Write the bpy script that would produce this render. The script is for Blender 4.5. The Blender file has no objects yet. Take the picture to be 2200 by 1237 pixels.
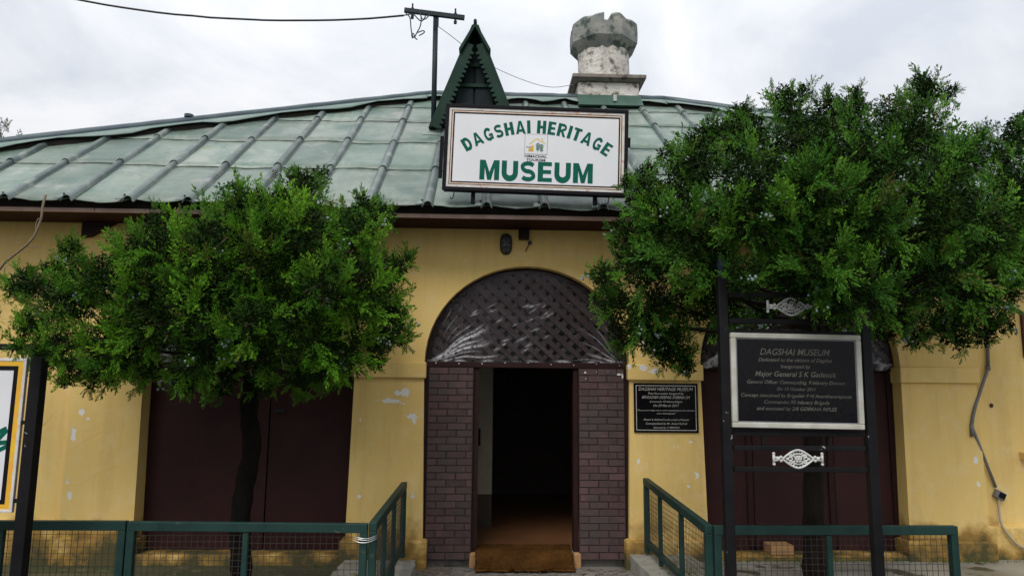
import bpy, bmesh, math, random
import numpy as np
from mathutils import Vector, Matrix, Euler
from math import sin, cos, pi, radians, sqrt, atan2

random.seed(7)
S = bpy.context.scene
COL = S.collection

# ---------------------------------------------------------------- camera
cam_d = bpy.data.cameras.new("camera")
cam = bpy.data.objects.new("camera", cam_d)
COL.objects.link(cam)
YAW, PITCH, ROLL = radians(2.0), radians(8.2), radians(0.5)
d = Vector((sin(YAW)*cos(PITCH), cos(YAW)*cos(PITCH), sin(PITCH)))
r0 = Vector((cos(YAW), -sin(YAW), 0))
u0 = r0.cross(d)
rv = cos(ROLL)*r0 + sin(ROLL)*u0
uv = -sin(ROLL)*r0 + cos(ROLL)*u0
cam.matrix_world = Matrix(((rv.x, uv.x, -d.x, 0), (rv.y, uv.y, -d.y, -7.75), (rv.z, uv.z, -d.z, 1.62), (0, 0, 0, 1)))
cam_d.sensor_width = 36
cam_d.lens = 36*1600/2200
cam_d.clip_end = 600
S.camera = cam

# ---------------------------------------------------------------- sky, sun, exposure
SUN_DIR = Vector((-0.38, -0.90, 1.10)).normalized()
W = bpy.data.worlds.new("World")
S.world = W
W.use_nodes = True
nt = W.node_tree
nt.nodes.clear()
def N(t, **kw):
    n = nt.nodes.new(t)
    for k, v in kw.items(): setattr(n, k, v)
    return n
sky = N('ShaderNodeTexSky', sky_type='NISHITA', sun_disc=False)
sky.sun_elevation = math.asin(SUN_DIR.z)
sky.sun_rotation = atan2(SUN_DIR.x, SUN_DIR.y)
tc = N('ShaderNodeTexCoord')
sep = N('ShaderNodeSeparateXYZ')
nt.links.new(tc.outputs['Generated'], sep.inputs[0])
zz = N('ShaderNodeMath', operation='MAXIMUM'); nt.links.new(sep.outputs[2], zz.inputs[0]); zz.inputs[1].default_value = 0
za = N('ShaderNodeMath', operation='ADD'); nt.links.new(zz.outputs[0], za.inputs[0]); za.inputs[1].default_value = 0.22
dv = N('ShaderNodeVectorMath', operation='DIVIDE'); nt.links.new(tc.outputs['Generated'], dv.inputs[0])
cb = N('ShaderNodeCombineXYZ')
for i in range(3): nt.links.new(za.outputs[0], cb.inputs[i])
nt.links.new(cb.outputs[0], dv.inputs[1])
no = N('ShaderNodeTexNoise'); no.inputs['Scale'].default_value = 1.7; no.inputs['Detail'].default_value = 6; no.inputs['Roughness'].default_value = 0.55
no.inputs['Distortion'].default_value = 0.4
nt.links.new(dv.outputs[0], no.inputs['Vector'])
rp = N('ShaderNodeValToRGB')
rp.color_ramp.elements[0].position = 0.36; rp.color_ramp.elements[0].color = (0.655, 0.70, 0.775, 1)
rp.color_ramp.elements[1].position = 0.60; rp.color_ramp.elements[1].color = (0.95, 0.955, 0.975, 1)
nt.links.new(no.outputs['Fac'], rp.inputs[0])
# overcast sky: the zenith is brighter than the horizon (CIE overcast)
ce = N('ShaderNodeMath', operation='MULTIPLY_ADD'); nt.links.new(zz.outputs[0], ce.inputs[0]); ce.inputs[1].default_value = 0.95; ce.inputs[2].default_value = 0.68
cm = N('ShaderNodeVectorMath', operation='SCALE'); nt.links.new(rp.outputs[0], cm.inputs[0])
c10 = N('ShaderNodeMath', operation='MULTIPLY'); nt.links.new(ce.outputs[0], c10.inputs[0]); c10.inputs[1].default_value = 7.75
nt.links.new(c10.outputs[0], cm.inputs['Scale'])
mx = N('ShaderNodeMixRGB'); mx.inputs[0].default_value = 0.95
nt.links.new(sky.outputs[0], mx.inputs[1]); nt.links.new(cm.outputs[0], mx.inputs[2])
bg = N('ShaderNodeBackground'); bg.inputs['Strength'].default_value = 0.10
nt.links.new(mx.outputs[0], bg.inputs[0])
wo = N('ShaderNodeOutputWorld'); nt.links.new(bg.outputs[0], wo.inputs[0])

sl = bpy.data.lights.new("sun", 'SUN')
sl.energy = 1.5; sl.angle = radians(28); sl.color = (1.0, 0.965, 0.91)
sun = bpy.data.objects.new("sun", sl); COL.objects.link(sun)
sun.rotation_euler = (-SUN_DIR).to_track_quat('-Z', 'Y').to_euler()
sun.location = (-6, -14, 16)
S.view_settings.view_transform = 'Standard'
S.view_settings.look = 'None'
S.view_settings.exposure = 0.42
S.view_settings.gamma = 1
S.view_settings.use_curve_mapping = False
S.render.resolution_x, S.render.resolution_y = 1024, 575

# ---------------------------------------------------------------- materials
def mat_nodes(name):
    m = bpy.data.materials.new(name); m.use_nodes = True
    t = m.node_tree; b = t.nodes['Principled BSDF']
    return m, t, b
def nd(t, typ, ins=None, **kw):
    n = t.nodes.new(typ)
    for k, v in kw.items(): setattr(n, k, v)
    for k, v in (ins or {}).items():
        if hasattr(v, 'is_output') or isinstance(v, bpy.types.NodeSocket): t.links.new(v, n.inputs[k])
        else: n.inputs[k].default_value = v
    return n
def rgba(c): return (c[0], c[1], c[2], 1)
def noise(t, vec, scale, detail=5, rough=.55, dist=0):
    return nd(t, 'ShaderNodeTexNoise', {'Vector': vec, 'Scale': scale, 'Detail': detail, 'Roughness': rough, 'Distortion': dist}).outputs['Fac']
def ramp(t, fac, a, b, ca=(0,0,0), cb_=(1,1,1)):
    n = nd(t, 'ShaderNodeValToRGB', {0: fac})
    e = n.color_ramp.elements
    e[0].position, e[1].position = a, b
    e[0].color, e[1].color = rgba(ca), rgba(cb_)
    return n.outputs[0]
def mix(t, f, a, b, typ='MIX'):
    n = nd(t, 'ShaderNodeMixRGB', blend_type=typ)
    for i, v in ((0, f), (1, a), (2, b)):
        if isinstance(v, bpy.types.NodeSocket): t.links.new(v, n.inputs[i])
        else: n.inputs[i].default_value = v if i == 0 else rgba(v)
    return n.outputs[0]
def objvec(t, stretch=None):
    c = nd(t, 'ShaderNodeTexCoord').outputs['Object']
    if stretch:
        c = nd(t, 'ShaderNodeMapping', {'Vector': c, 'Scale': stretch}).outputs[0]
    return c
def bump(t, b, h, strength=.3, dist=.01):
    n = nd(t, 'ShaderNodeBump', {'Height': h, 'Strength': strength, 'Distance': dist})
    t.links.new(n.outputs[0], b.inputs['Normal'])
def M(name, col, col2=None, rough=.6, spec=.4, metal=0, scale=4, lo=.35, hi=.65, detail=6, bstr=0, bscale=40, bdist=.004,
      rand=0, stretch=None, spot=None, spot_scale=25, spot_lo=.66, spot_hi=.70, rough2=None):
    m, t, b = mat_nodes(name)
    v = objvec(t, stretch)
    c = None
    if rand:
        oi = nd(t, 'ShaderNodeObjectInfo')
        off = nd(t, 'ShaderNodeVectorMath', {0: v}, operation='ADD')
        sc = nd(t, 'ShaderNodeMath', {0: oi.outputs['Random'], 1: 37.0}, operation='MULTIPLY')
        t.links.new(sc.outputs[0], off.inputs[1]); v = off.outputs[0]
    n1 = noise(t, v, scale, detail)
    f = ramp(t, n1, lo, hi)
    c = mix(t, f, col, col2 or tuple(x*.8 for x in col))
    if spot:
        f2 = ramp(t, noise(t, v, spot_scale, 4, .6), spot_lo, spot_hi)
        c = mix(t, f2, c, spot)
    if rand:
        mr = nd(t, 'ShaderNodeMapRange', {0: oi.outputs['Random'], 3: 1-rand, 4: 1+rand})
        hs = nd(t, 'ShaderNodeHueSaturation', {'Value': mr.outputs[0], 'Color': c})
        c = hs.outputs[0]
    t.links.new(c, b.inputs['Base Color'])
    b.inputs['Roughness'].default_value = rough
    if rough2 is not None:
        mr2 = nd(t, 'ShaderNodeMapRange', {0: n1, 1: lo, 2: hi, 3: rough, 4: rough2})
        t.links.new(mr2.outputs[0], b.inputs['Roughness'])
    b.inputs['Metallic'].default_value = metal
    b.inputs['Specular IOR Level'].default_value = spec
    if bstr: bump(t, b, noise(t, v, bscale, 5, .6), bstr, bdist)
    return m

# yellow limewashed wall: blotches, damp streaks, flaked patches down to the white coat, moss at the foot
PEEL = [(-4.1,1.19,.047,.121),(-4.11,.8,.046,.102),(-4.09,.6,.042,.055),(-3.98,1.35,.028,.028),(-.84,1.63,.153,.076),(-.74,1.4,.114,.095),
        (-1.25,.61,.045,.03),(-1.11,.47,.023,.037),(1.80,2.14,.34,.19),(1.62,1.92,.10,.05),(2.08,1.87,.09,.05),(2.12,1.16,.04,.06),(-.95,1.55,.22,.05),(-4.05,1.42,.06,.05),(-.70,.60,.03,.05),(1.58,.95,.03,.06),(1.76,1.89,.083,.044),(1.99,1.11,.077,.043),(2.18,.83,.043,.105),
        (2.09,.71,.024,.024),(5.11,1.01,.034,.078),(5.12,.76,.029,.058),(-1.26,1.37,.024,.047),(1.87,1.27,.058,.024),(1.5,1.93,.05,.05),(-.75,.03,.09,.05),(1.62,.1,.08,.06)]
def wall_material():
    m, t, b = mat_nodes("yellow limewash")
    v = objvec(t)
    c = mix(t, ramp(t, noise(t, v, 1.1, 7, .6), .3, .7), (.83,.60,.215), (.77,.53,.175))
    vs = nd(t, 'ShaderNodeMapping', {'Vector': v, 'Scale': (5, 5, .55)}).outputs[0]
    c = mix(t, mix(t, 1, ramp(t, noise(t, vs, 1.2, 6, .6), .48, .74), (.45,.45,.45), 'MULTIPLY'), c, (.54,.37,.145))
    c = mix(t, mix(t, 1, ramp(t, noise(t, v, 6, 6, .65), .50, .72), (.45,.45,.45), 'MULTIPLY'), c, (.82,.66,.36))
    # hairline cracks
    vo = nd(t, 'ShaderNodeTexVoronoi', {'Vector': nd(t, 'ShaderNodeVectorMath', {0: v, 1: mix(t, .12, (0,0,0), nd(t,'ShaderNodeTexNoise',{'Vector': v,'Scale': 3.0}).outputs['Color'])}, operation='ADD').outputs[0], 'Scale': 1.3}, feature='DISTANCE_TO_EDGE').outputs['Distance']
    crk = ramp(t, vo, .0015, .004, (1,1,1), (0,0,0))
    crk = mix(t, 1, crk, ramp(t, noise(t, v, 1.4, 3), .56, .62), 'MULTIPLY')
    c = mix(t, mix(t, 1, crk, (.3,.3,.3), 'MULTIPLY'), c, (.25,.15,.05))
    # flakes
    acc = None
    sp = nd(t, 'ShaderNodeSeparateXYZ', {0: v})
    xz = nd(t, 'ShaderNodeCombineXYZ', {0: sp.outputs[0], 1: sp.outputs[2], 2: 0.0}).outputs[0]
    for (x, z, a, bb) in PEEL:
        mp = nd(t, 'ShaderNodeVectorMath', {0: xz, 1: (x, z, 0)}, operation='SUBTRACT').outputs[0]
        mp = nd(t, 'ShaderNodeVectorMath', {0: mp, 1: (1/a, 1/bb, 0)}, operation='MULTIPLY').outputs[0]
        ln = nd(t, 'ShaderNodeVectorMath', {0: mp}, operation='LENGTH').outputs['Value']
        acc = ln if acc is None else nd(t, 'ShaderNodeMath', {0: acc, 1: ln}, operation='MINIMUM').outputs[0]
    nn = nd(t, 'ShaderNodeMath', {0: noise(t, v, 13, 5, .62), 1: 3.4, 2: -1.35}, operation='MULTIPLY_ADD').outputs[0]
    ac2 = nd(t, 'ShaderNodeMath', {0: acc, 1: nn}, operation='ADD').outputs[0]
    fl = ramp(t, ac2, .72, .78, (1,1,1), (0,0,0))
    c = mix(t, fl, c, (.80,.78,.73))
    # moss and damp near the foot of the wall (patchy, with its own outline)
    zf = nd(t, 'ShaderNodeMapRange', {0: sp.outputs[2], 1: -.05, 2: .85, 3: 1.15, 4: 0.0}).outputs[0]
    zn = nd(t, 'ShaderNodeMath', {0: noise(t, v, 2.6, 6, .65), 1: zf}, operation='MULTIPLY').outputs[0]
    c = mix(t, ramp(t, zn, .30, .45), c, (.34,.20,.05))
    c = mix(t, ramp(t, zn, .45, .58), c, (.085,.075,.03))
    t.links.new(c, b.inputs['Base Color'])
    b.inputs['Roughness'].default_value = .8
    b.inputs['Specular IOR Level'].default_value = .25
    h = nd(t, 'ShaderNodeMath', {0: noise(t, v, 9, 6, .6), 1: fl}, operation='SUBTRACT').outputs[0]
    bump(t, b, h, .35, .006)
    return m
WALL = wall_material()
def roof_material():
    m, t, b = mat_nodes("weathered green roof paint")
    v = objvec(t); oi = nd(t, 'ShaderNodeObjectInfo')
    c = mix(t, ramp(t, noise(t, v, .9, 6), .35, .65), (.11,.16,.13), (.215,.255,.215))
    vs = nd(t, 'ShaderNodeMapping', {'Vector': v, 'Scale': (6.0, .8, .8)}).outputs[0]
    c = mix(t, ramp(t, noise(t, vs, 2.2, 6, .65), .5, .75), c, (.115,.185,.155))
    c = mix(t, ramp(t, noise(t, v, 2.3, 7, .72), .55, .68), c, (.27,.285,.26))
    c = mix(t, ramp(t, noise(t, v, 2.1, 6, .7), .64, .72), c, (.20,.22,.10))
    c = mix(t, ramp(t, noise(t, v, 11, 5, .7), .64, .73), c, (.095,.08,.055))
    c = mix(t, ramp(t, noise(t, v, 1.7, 7, .7), .52, .66), c, (.085,.145,.115))
    mr = nd(t, 'ShaderNodeMapRange', {0: oi.outputs['Random'], 3: .80, 4: 1.16})
    c = nd(t, 'ShaderNodeHueSaturation', {'Value': mr.outputs[0], 'Color': c}).outputs[0]
    t.links.new(c, b.inputs['Base Color'])
    r = nd(t, 'ShaderNodeMapRange', {0: noise(t, v, 2.5, 5), 1: .3, 2: .7, 3: .28, 4: .55})
    t.links.new(r.outputs[0], b.inputs['Roughness'])
    b.inputs['Specular IOR Level'].default_value = .4
    bump(t, b, noise(t, v, 4.5, 4), .35, .03)
    return m
ROOF = roof_material()
ROLL_M = M("blue green roll paint", (.072,.105,.10), (.14,.175,.16), rough=.45, scale=3, spot=(.26,.28,.25), spot_scale=6, spot_lo=.55, spot_hi=.72, bstr=.4, bscale=12, rand=.12)
CAP_M = M("dark blue ridge paint", (.045,.07,.085), (.075,.105,.115), rough=.45, scale=3)
FLASH_M = M("ridge flashing", (.15,.215,.19), (.22,.28,.25), rough=.45, scale=2.5, bstr=.3, bscale=5, bdist=.02)
DARKGAP = M("roof gap shade", (.02,.017,.015), (.035,.028,.024), rough=.9)  # near black, paints the shade in the gaps at eave and ridge
FASCIA = M("faded pink fascia", (.56,.40,.34), (.45,.29,.24), rough=.7, scale=6, spot=(.16,.05,.035), spot_scale=9, stretch=(1,1,.2))
SOFFIT = M("maroon soffit", (.040,.010,.009), (.028,.008,.007), rough=.7, spec=.15, scale=5)
BROWN = M("dark brown door paint", (.044,.016,.0155), (.032,.0125,.0125), rough=.5, spec=.15, scale=2.2, bstr=.25, bscale=9, bdist=.006, rand=.12, spot=(.048,.019,.018), spot_scale=5, spot_lo=.55, spot_hi=.8)
BROWN_D = M("brown frame paint", (.032,.012,.012), (.022,.009,.009), rough=.55, spec=.15, scale=6, bstr=.2)
def brick_material():
    m = M("painted brick", (.105,.060,.058), (.080,.050,.050), rough=.65, spec=.2, scale=9, rand=.17, bstr=.6, bscale=45, bdist=.004, spot=(.05,.042,.040), spot_scale=6, spot_lo=.5, spot_hi=.75)
    t = m.node_tree; b = t.nodes['Principled BSDF']
    c = b.inputs['Base Color'].links[0].from_socket
    f = ramp(t, noise(t, objvec(t), 1.9, 5, .6), .45, .62)
    t.links.new(mix(t, mix(t, 1, f, (.65,.65,.65), 'MULTIPLY'), c, (.062,.055,.053)), b.inputs['Base Color'])
    return m
BRICK_M = brick_material()
MORTAR = M("dark joint", (.048,.036,.035), rough=.85, spec=.1, bstr=.3)
SLAT_M = M("lattice slat paint", (.075,.050,.047), (.055,.038,.037), rough=.6, spec=.2, scale=7, rand=.2)
GREEN_D = M("dark green dormer paint", (.007,.026,.017), (.012,.038,.025), rough=.55, spec=.15, scale=4, spot=(.03,.045,.03), spot_scale=10)
GREEN_DK = M("dormer shutter paint", (.007,.013,.015), (.013,.021,.024), rough=.6, spec=.12, scale=6, rand=.2)
FENCE_M = M("green fence paint", (.010,.032,.028), (.016,.045,.038), rough=.5, spec=.2, scale=6, spot=(.09,.10,.07), spot_scale=14, spot_lo=.66, spot_hi=.76, bstr=.15)
FENCE_TOP = FENCE_M
WIRE_M = M("dark mesh wire", (.018,.022,.02), (.05,.035,.025), rough=.55, scale=12)
BLACK = M("black sign paint", (.006,.006,.007), (.010,.010,.011), rough=.45, spec=.16, scale=6, spot=(.35,.35,.34), spot_scale=13, spot_lo=.70, spot_hi=.72, bstr=.15)
BLACK_S = M("black border paint", (.007,.006,.009), rough=.55, spec=.12)
WHITE_S = M("white sign face", (.72,.725,.74), (.67,.675,.695), rough=.4, scale=2)
WHITE_B = M("white border paint", (.66,.64,.61), (.55,.50,.46), rough=.45, scale=14, spot=(.55,.26,.17), spot_scale=7, spot_lo=.60, spot_hi=.68)
ORANGE_B = M("faded orange line", (.62,.42,.28), (.70,.60,.50), rough=.5, scale=12)
GREEN_T = M("green lettering", (.0,.105,.066), (.0,.088,.058), rough=.65, spec=.15, scale=8)
BLACK_T = M("black lettering", (.012,.012,.012), rough=.5)
YEL_L = M("yellow ink", (.66,.40,.03), rough=.5)
PALE_Y = M("pale yellow ink", (.70,.52,.20), rough=.5)
YEL_B = M("yellow board border", (.76,.50,.02), (.74,.36,.04), rough=.4, scale=9)
GREY_L = M("grey line", (.22,.22,.23), rough=.5)
PLAQUE = M("black granite plaque", (.004,.004,.005), (.007,.007,.008), rough=.16, spec=.17, scale=30)
ENGRAVE = M("engraved lettering", (.50,.49,.45), (.40,.39,.36), rough=.7, scale=20)
ENGRAVE2 = M("worn engraved lettering", (.15,.14,.115), (.07,.064,.055), rough=.7, scale=5)
WFRAME = M("chipped white frame", (.52,.51,.46), (.40,.39,.32), rough=.5, scale=9, spot=(.16,.10,.05), spot_scale=9, spot_lo=.69, spot_hi=.72)
ORN_M = M("white cast iron", (.62,.62,.60), (.42,.42,.40), rough=.5, scale=20, bstr=.2)
CHIM_W = M("whitewashed chimney", (.64,.61,.56), (.50,.47,.42), rough=.85, scale=3.5, bstr=1, bscale=13, bdist=.035, spot=(.13,.11,.09), spot_scale=7, spot_lo=.52, spot_hi=.64)
CHIM_G = M("green grey chimney crown", (.17,.19,.175), (.30,.285,.255), rough=.85, scale=4, bstr=.7, bscale=14, bdist=.015, spot=(.06,.085,.072), spot_scale=5, spot_lo=.50, spot_hi=.60)
CHIM_C = M("stained cornice", (.16,.14,.12), (.24,.21,.18), rough=.9, scale=5, bstr=.8, bscale=18, bdist=.015, spot=(.07,.06,.05), spot_scale=8, spot_lo=.55, spot_hi=.65)
CHIM_F = M("green chimney flashing", (.028,.075,.055), (.045,.095,.07), rough=.5, scale=4)
PLASTER = M("pale plaster spatter", (.62,.60,.55), rough=.8, bstr=.4)
CONC = M("worn concrete", (.25,.235,.205), (.18,.17,.15), rough=.85, scale=2.5, bstr=.6, bscale=35, bdist=.006, spot=(.10,.095,.08), spot_scale=3.5, spot_lo=.55, spot_hi=.65)
KERB_M = M("mossy concrete kerb", (.36,.35,.31), (.27,.26,.22), rough=.85, scale=4, bstr=.7, bscale=25, bdist=.008, spot=(.13,.15,.04), spot_scale=4.5, spot_lo=.57, spot_hi=.68)
BEDR_M = M("wet pale concrete bed", (.36,.345,.30), (.22,.21,.18), rough=.6, scale=1.8, bstr=.5, bscale=20, bdist=.006, spot=(.075,.07,.045), spot_scale=2.2, spot_lo=.57, spot_hi=.62, rough2=.35)
BEDL_M = M("mossy wet bed", (.075,.07,.04), (.05,.06,.025), rough=.7, scale=3, bstr=.8, bscale=22, bdist=.015, spot=(.14,.12,.07), spot_scale=6, spot_lo=.6, spot_hi=.7)
GROUND_M = M("asphalt ground", (.06,.06,.058), (.085,.082,.078), rough=.9, scale=3, bstr=.5, bscale=60)
PAVER_M = M("grey paver", (.235,.215,.185), (.165,.15,.13), rough=.85, scale=5, rand=.14, bstr=.6, bscale=40, bdist=.005, spot=(.10,.085,.06), spot_scale=9, spot_lo=.56, spot_hi=.66)
MAT_M = M("coir doormat", (.115,.050,.012), (.070,.030,.007), rough=.95, scale=4, spec=.1, bstr=.8, bscale=120, bdist=.01)
TILE_M = M("brown floor tile", (.17,.075,.033), (.13,.06,.027), rough=.35, scale=4)
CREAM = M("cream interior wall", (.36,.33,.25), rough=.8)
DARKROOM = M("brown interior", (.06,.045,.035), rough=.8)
TERRA = M("bare orange plaster", (.46,.25,.10), (.38,.22,.10), rough=.85, scale=12, bstr=.6)
STEEL = M("dark steel", (.012,.020,.026), (.022,.032,.038), rough=.55, spec=.2, scale=8)
CABLE_M = M("black cable", (.012,.012,.016), rough=.5)
GREYC = M("grey plastic pipe", (.20,.19,.185), (.15,.14,.135), rough=.5, scale=10)
PALEC = M("pale flex", (.42,.37,.29), rough=.6)
LAMP_M = M("lamp casting", (.03,.03,.03), rough=.4)
GALV = M("galvanised wire", (.45,.46,.47), rough=.35, metal=.8)
BARK = M("dark juniper bark", (.010,.008,.007), (.005,.0045,.004), rough=.95, spec=.08, scale=14, stretch=(1,1,.25), bstr=1, bscale=30, bdist=.02)
BARK_R = M("grey brown bark", (.030,.023,.019), (.015,.012,.010), rough=.95, spec=.08, scale=14, stretch=(1,1,.25), bstr=1, bscale=30, bdist=.02)
INNER_SHADE = M('shade painted inner sprigs', (.010,.032,.005), (.016,.026,.007), rough=.85, spec=.05, scale=9)  # dark colour stands in for the shade inside the crowns
TWIG = M("dead twig", (.20,.15,.10), (.12,.09,.06), rough=.9, scale=10)
BERRY = M("glaucous berry", (.13,.19,.18), (.24,.30,.27), rough=.6, scale=60)
REDW = M("dark red window paint", (.09,.02,.018), rough=.5)
SCREW = M("rusty screw", (.05,.045,.04), rough=.6)
def leaf_material(name, dark, light, tip, sat=1.0):
    m, t, b = mat_nodes(name)
    a = nd(t, 'ShaderNodeAttribute', attribute_name='var')
    sp = nd(t, 'ShaderNodeSeparateColor', {0: a.outputs['Color']})
    c = mix(t, sp.outputs[0], dark, light)
    f = nd(t, 'ShaderNodeMath', {0: sp.outputs[1], 1: sp.outputs[2]}, operation='MULTIPLY').outputs[0]
    c = mix(t, f, c, tip)
    c = mix(t, nd(t, 'ShaderNodeMath', {0: 1.0, 1: a.outputs['Alpha']}, operation='SUBTRACT').outputs[0], c, (.13,.085,.03))
    t.links.new(c, b.inputs['Base Color'])
    b.inputs['Roughness'].default_value = .6
    b.inputs['Specular IOR Level'].default_value = .15
    tr = nd(t, 'ShaderNodeBsdfTranslucent', {'Color': mix(t, .5, c, (.12,.22,.02))})
    ms = nd(t, 'ShaderNodeMixShader', {0: .12, 1: b.outputs[0], 2: tr.outputs[0]})
    t.links.new(ms.outputs[0], t.nodes['Material Output'].inputs[0])
    return m
LEAF_L = leaf_material("juniper foliage", (.022,.080,.005), (.078,.235,.011), (.22,.45,.022))
LEAF_R = leaf_material("blue green juniper foliage", (.018,.070,.010), (.065,.205,.018), (.19,.40,.032))
LEAF_W = leaf_material("narrow yellow green leaves", (.10,.12,.03), (.20,.20,.06), (.34,.30,.10))
LEAF_T = leaf_material("distant leaves", (.03,.05,.02), (.06,.08,.03), (.07,.09,.03))
GRASS_M = leaf_material("grass blades", (.04,.09,.015), (.10,.16,.02), (.20,.26,.04))
LITTER = M("dry leaf", (.20,.11,.055), (.30,.20,.11), rough=.9, scale=30)
def plastic_material():
    m, t, b = mat_nodes("clear wrinkled plastic")
    t.nodes.remove(b)
    v = objvec(t)
    cr = nd(t, 'ShaderNodeAttribute', attribute_name='crease_glint').outputs['Fac']
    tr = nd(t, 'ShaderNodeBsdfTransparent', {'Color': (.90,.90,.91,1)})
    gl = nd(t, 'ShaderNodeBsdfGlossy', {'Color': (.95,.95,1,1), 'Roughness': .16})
    df = nd(t, 'ShaderNodeBsdfDiffuse', {'Color': (.70,.70,.74,1)})  # white diffuse stands in for bright reflections along the folds
    bm_ = nd(t, 'ShaderNodeBump', {'Height': noise(t, v, 16, 4, .6, .6), 'Strength': .5, 'Distance': .012})
    t.links.new(bm_.outputs[0], gl.inputs['Normal'])
    fr = nd(t, 'ShaderNodeFresnel', {'IOR': 1.45, 'Normal': bm_.outputs[0]})
    fm = nd(t, 'ShaderNodeMath', {0: fr.outputs[0], 1: .42}, operation='MULTIPLY')
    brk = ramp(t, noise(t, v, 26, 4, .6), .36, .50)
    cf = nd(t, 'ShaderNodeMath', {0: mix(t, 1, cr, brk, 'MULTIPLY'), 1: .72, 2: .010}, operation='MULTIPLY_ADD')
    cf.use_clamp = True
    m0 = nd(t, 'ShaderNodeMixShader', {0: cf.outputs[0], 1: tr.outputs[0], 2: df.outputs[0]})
    m1 = nd(t, 'ShaderNodeMixShader', {0: fm.outputs[0], 1: m0.outputs[0], 2: gl.outputs[0]})
    t.links.new(m1.outputs[0], t.nodes['Material Output'].inputs[0])
    return m
PLASTIC = plastic_material()

# ---------------------------------------------------------------- mesh helpers
class MB:
    def __init__(s): s.v = []; s.f = []
    def add(s, vs, fs):
        o = len(s.v); s.v += [tuple(p) for p in vs]; s.f += [tuple(i+o for i in f) for f in fs]; return s
    def box(s, x0, x1, y0, y1, z0, z1):
        return s.hexa([(x0,y0,z0),(x1,y0,z0),(x1,y1,z0),(x0,y1,z0),(x0,y0,z1),(x1,y0,z1),(x1,y1,z1),(x0,y1,z1)])
    def hexa(s, p):
        return s.add(p, [(3,2,1,0),(4,5,6,7),(0,1,5,4),(1,2,6,5),(2,3,7,6),(3,0,4,7)])
    def bar(s, a, b, w, h, up=(0,0,1)):
        a, b = Vector(a), Vector(b); dd = (b-a).normalized(); up = Vector(up)
        sd = dd.cross(up).normalized()*w/2; uu = sd.cross(dd).normalized()*h/2
        return s.hexa([a-sd-uu, a+sd-uu, b+sd-uu, b-sd-uu, a-sd+uu, a+sd+uu, b+sd+uu, b-sd+uu])
    def tube(s, pts, r, n=8, cap=True):
        pts = [Vector(p) for p in pts]; m = len(pts)
        rs = r if isinstance(r, (list, tuple)) else [r]*m
        ref = None; vs = []
        for i, p in enumerate(pts):
            t = (pts[min(i+1, m-1)] - pts[max(i-1, 0)]).normalized()
            if ref is None: ref = t.orthogonal().normalized()
            ref = (ref - t*ref.dot(t))
            ref = ref.normalized() if ref.length > 1e-6 else t.orthogonal().normalized()
            bb = t.cross(ref)
            for k in range(n):
                a = 2*pi*k/n; vs.append(p + (ref*cos(a) + bb*sin(a))*rs[i])
        fs = [(i*n+k, i*n+(k+1) % n, (i+1)*n+(k+1) % n, (i+1)*n+k) for i in range(m-1) for k in range(n)]
        if cap: fs += [tuple(range(n))[::-1], tuple(range((m-1)*n, m*n))]
        return s.add(vs, fs)
    def prism(s, poly, y0, y1):                    # poly in the XZ plane, counter-clockwise seen from -Y
        n = len(poly)
        vs = [(x, y0, z) for x, z in poly] + [(x, y1, z) for x, z in poly]
        fs = [tuple(range(n)), tuple(range(2*n-1, n-1, -1))]
        fs += [(i, i+n, (i+1) % n+n, (i+1) % n) for i in range(n)]
        return s.add(vs, fs)
    def lathe(s, prof, cx, cy, n=24, sq=None):
        m = len(prof); vs = []
        for r, z in prof:
            for k in range(n):
                a = 2*pi*(k+.5)/n; vs.append((cx+r*cos(a), cy+r*sin(a), z))
        fs = [(i*n+k, i*n+(k+1) % n, (i+1)*n+(k+1) % n, (i+1)*n+k) for i in range(m-1) for k in range(n)]
        fs += [tuple(range(n))[::-1], tuple(range((m-1)*n, m*n))]
        return s.add(vs, fs)
    def ball(s, c, r, nu=8, nv=5, sc=(1,1,1)):
        vs = []; fs = []
        for i in range(nv+1):
            th = pi*i/nv
            for k in range(nu):
                a = 2*pi*k/nu
                vs.append((c[0]+r*sc[0]*sin(th)*cos(a), c[1]+r*sc[1]*sin(th)*sin(a), c[2]+r*sc[2]*cos(th)))
        fs = [(i*nu+k, (i+1)*nu+k, (i+1)*nu+(k+1) % nu, i*nu+(k+1) % nu) for i in range(nv) for k in range(nu)]
        return s.add(vs, fs)
    def mesh(s, name, smooth=False):
        me = bpy.data.meshes.new(name); me.from_pydata(s.v, [], s.f); me.validate(); me.update()
        if smooth: me.polygons.foreach_set('use_smooth', [True]*len(me.polygons))
        return me
    def build(s, name, mat, parent=None, smooth=False, bevel=0, label=None, fix=False):
        me = s.mesh(name, smooth)
        if fix:
            bm = bmesh.new(); bm.from_mesh(me); bmesh.ops.recalc_face_normals(bm, faces=bm.faces); bm.to_mesh(me); bm.free()
        o = bpy.data.objects.new(name, me); me.materials.append(mat); COL.objects.link(o)
        if parent: o.parent = parent
        if bevel:
            md = o.modifiers.new('bevel', 'BEVEL'); md.width = bevel; md.segments = 2; md.limit_method = 'ANGLE'
        if label: o['label'] = label
        return o
def tag(o, label, cat, group=None):
    o['label'] = label; o['category'] = cat
    if group: o['group'] = group
    return o
def thing(name, loc, label, cat, group=None):
    o = bpy.data.objects.new(name, None); COL.objects.link(o); o.location = loc; o.empty_display_size = .2
    return tag(o, label, cat, group)
def structure(o): o['kind'] = 'structure'; return o
def place(name, me, parent, mat=None, loc=(0,0,0), rot=(0,0,0)):
    o = bpy.data.objects.new(name, me); COL.objects.link(o); o.parent = parent; o.location = loc; o.rotation_euler = rot
    return o
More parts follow.
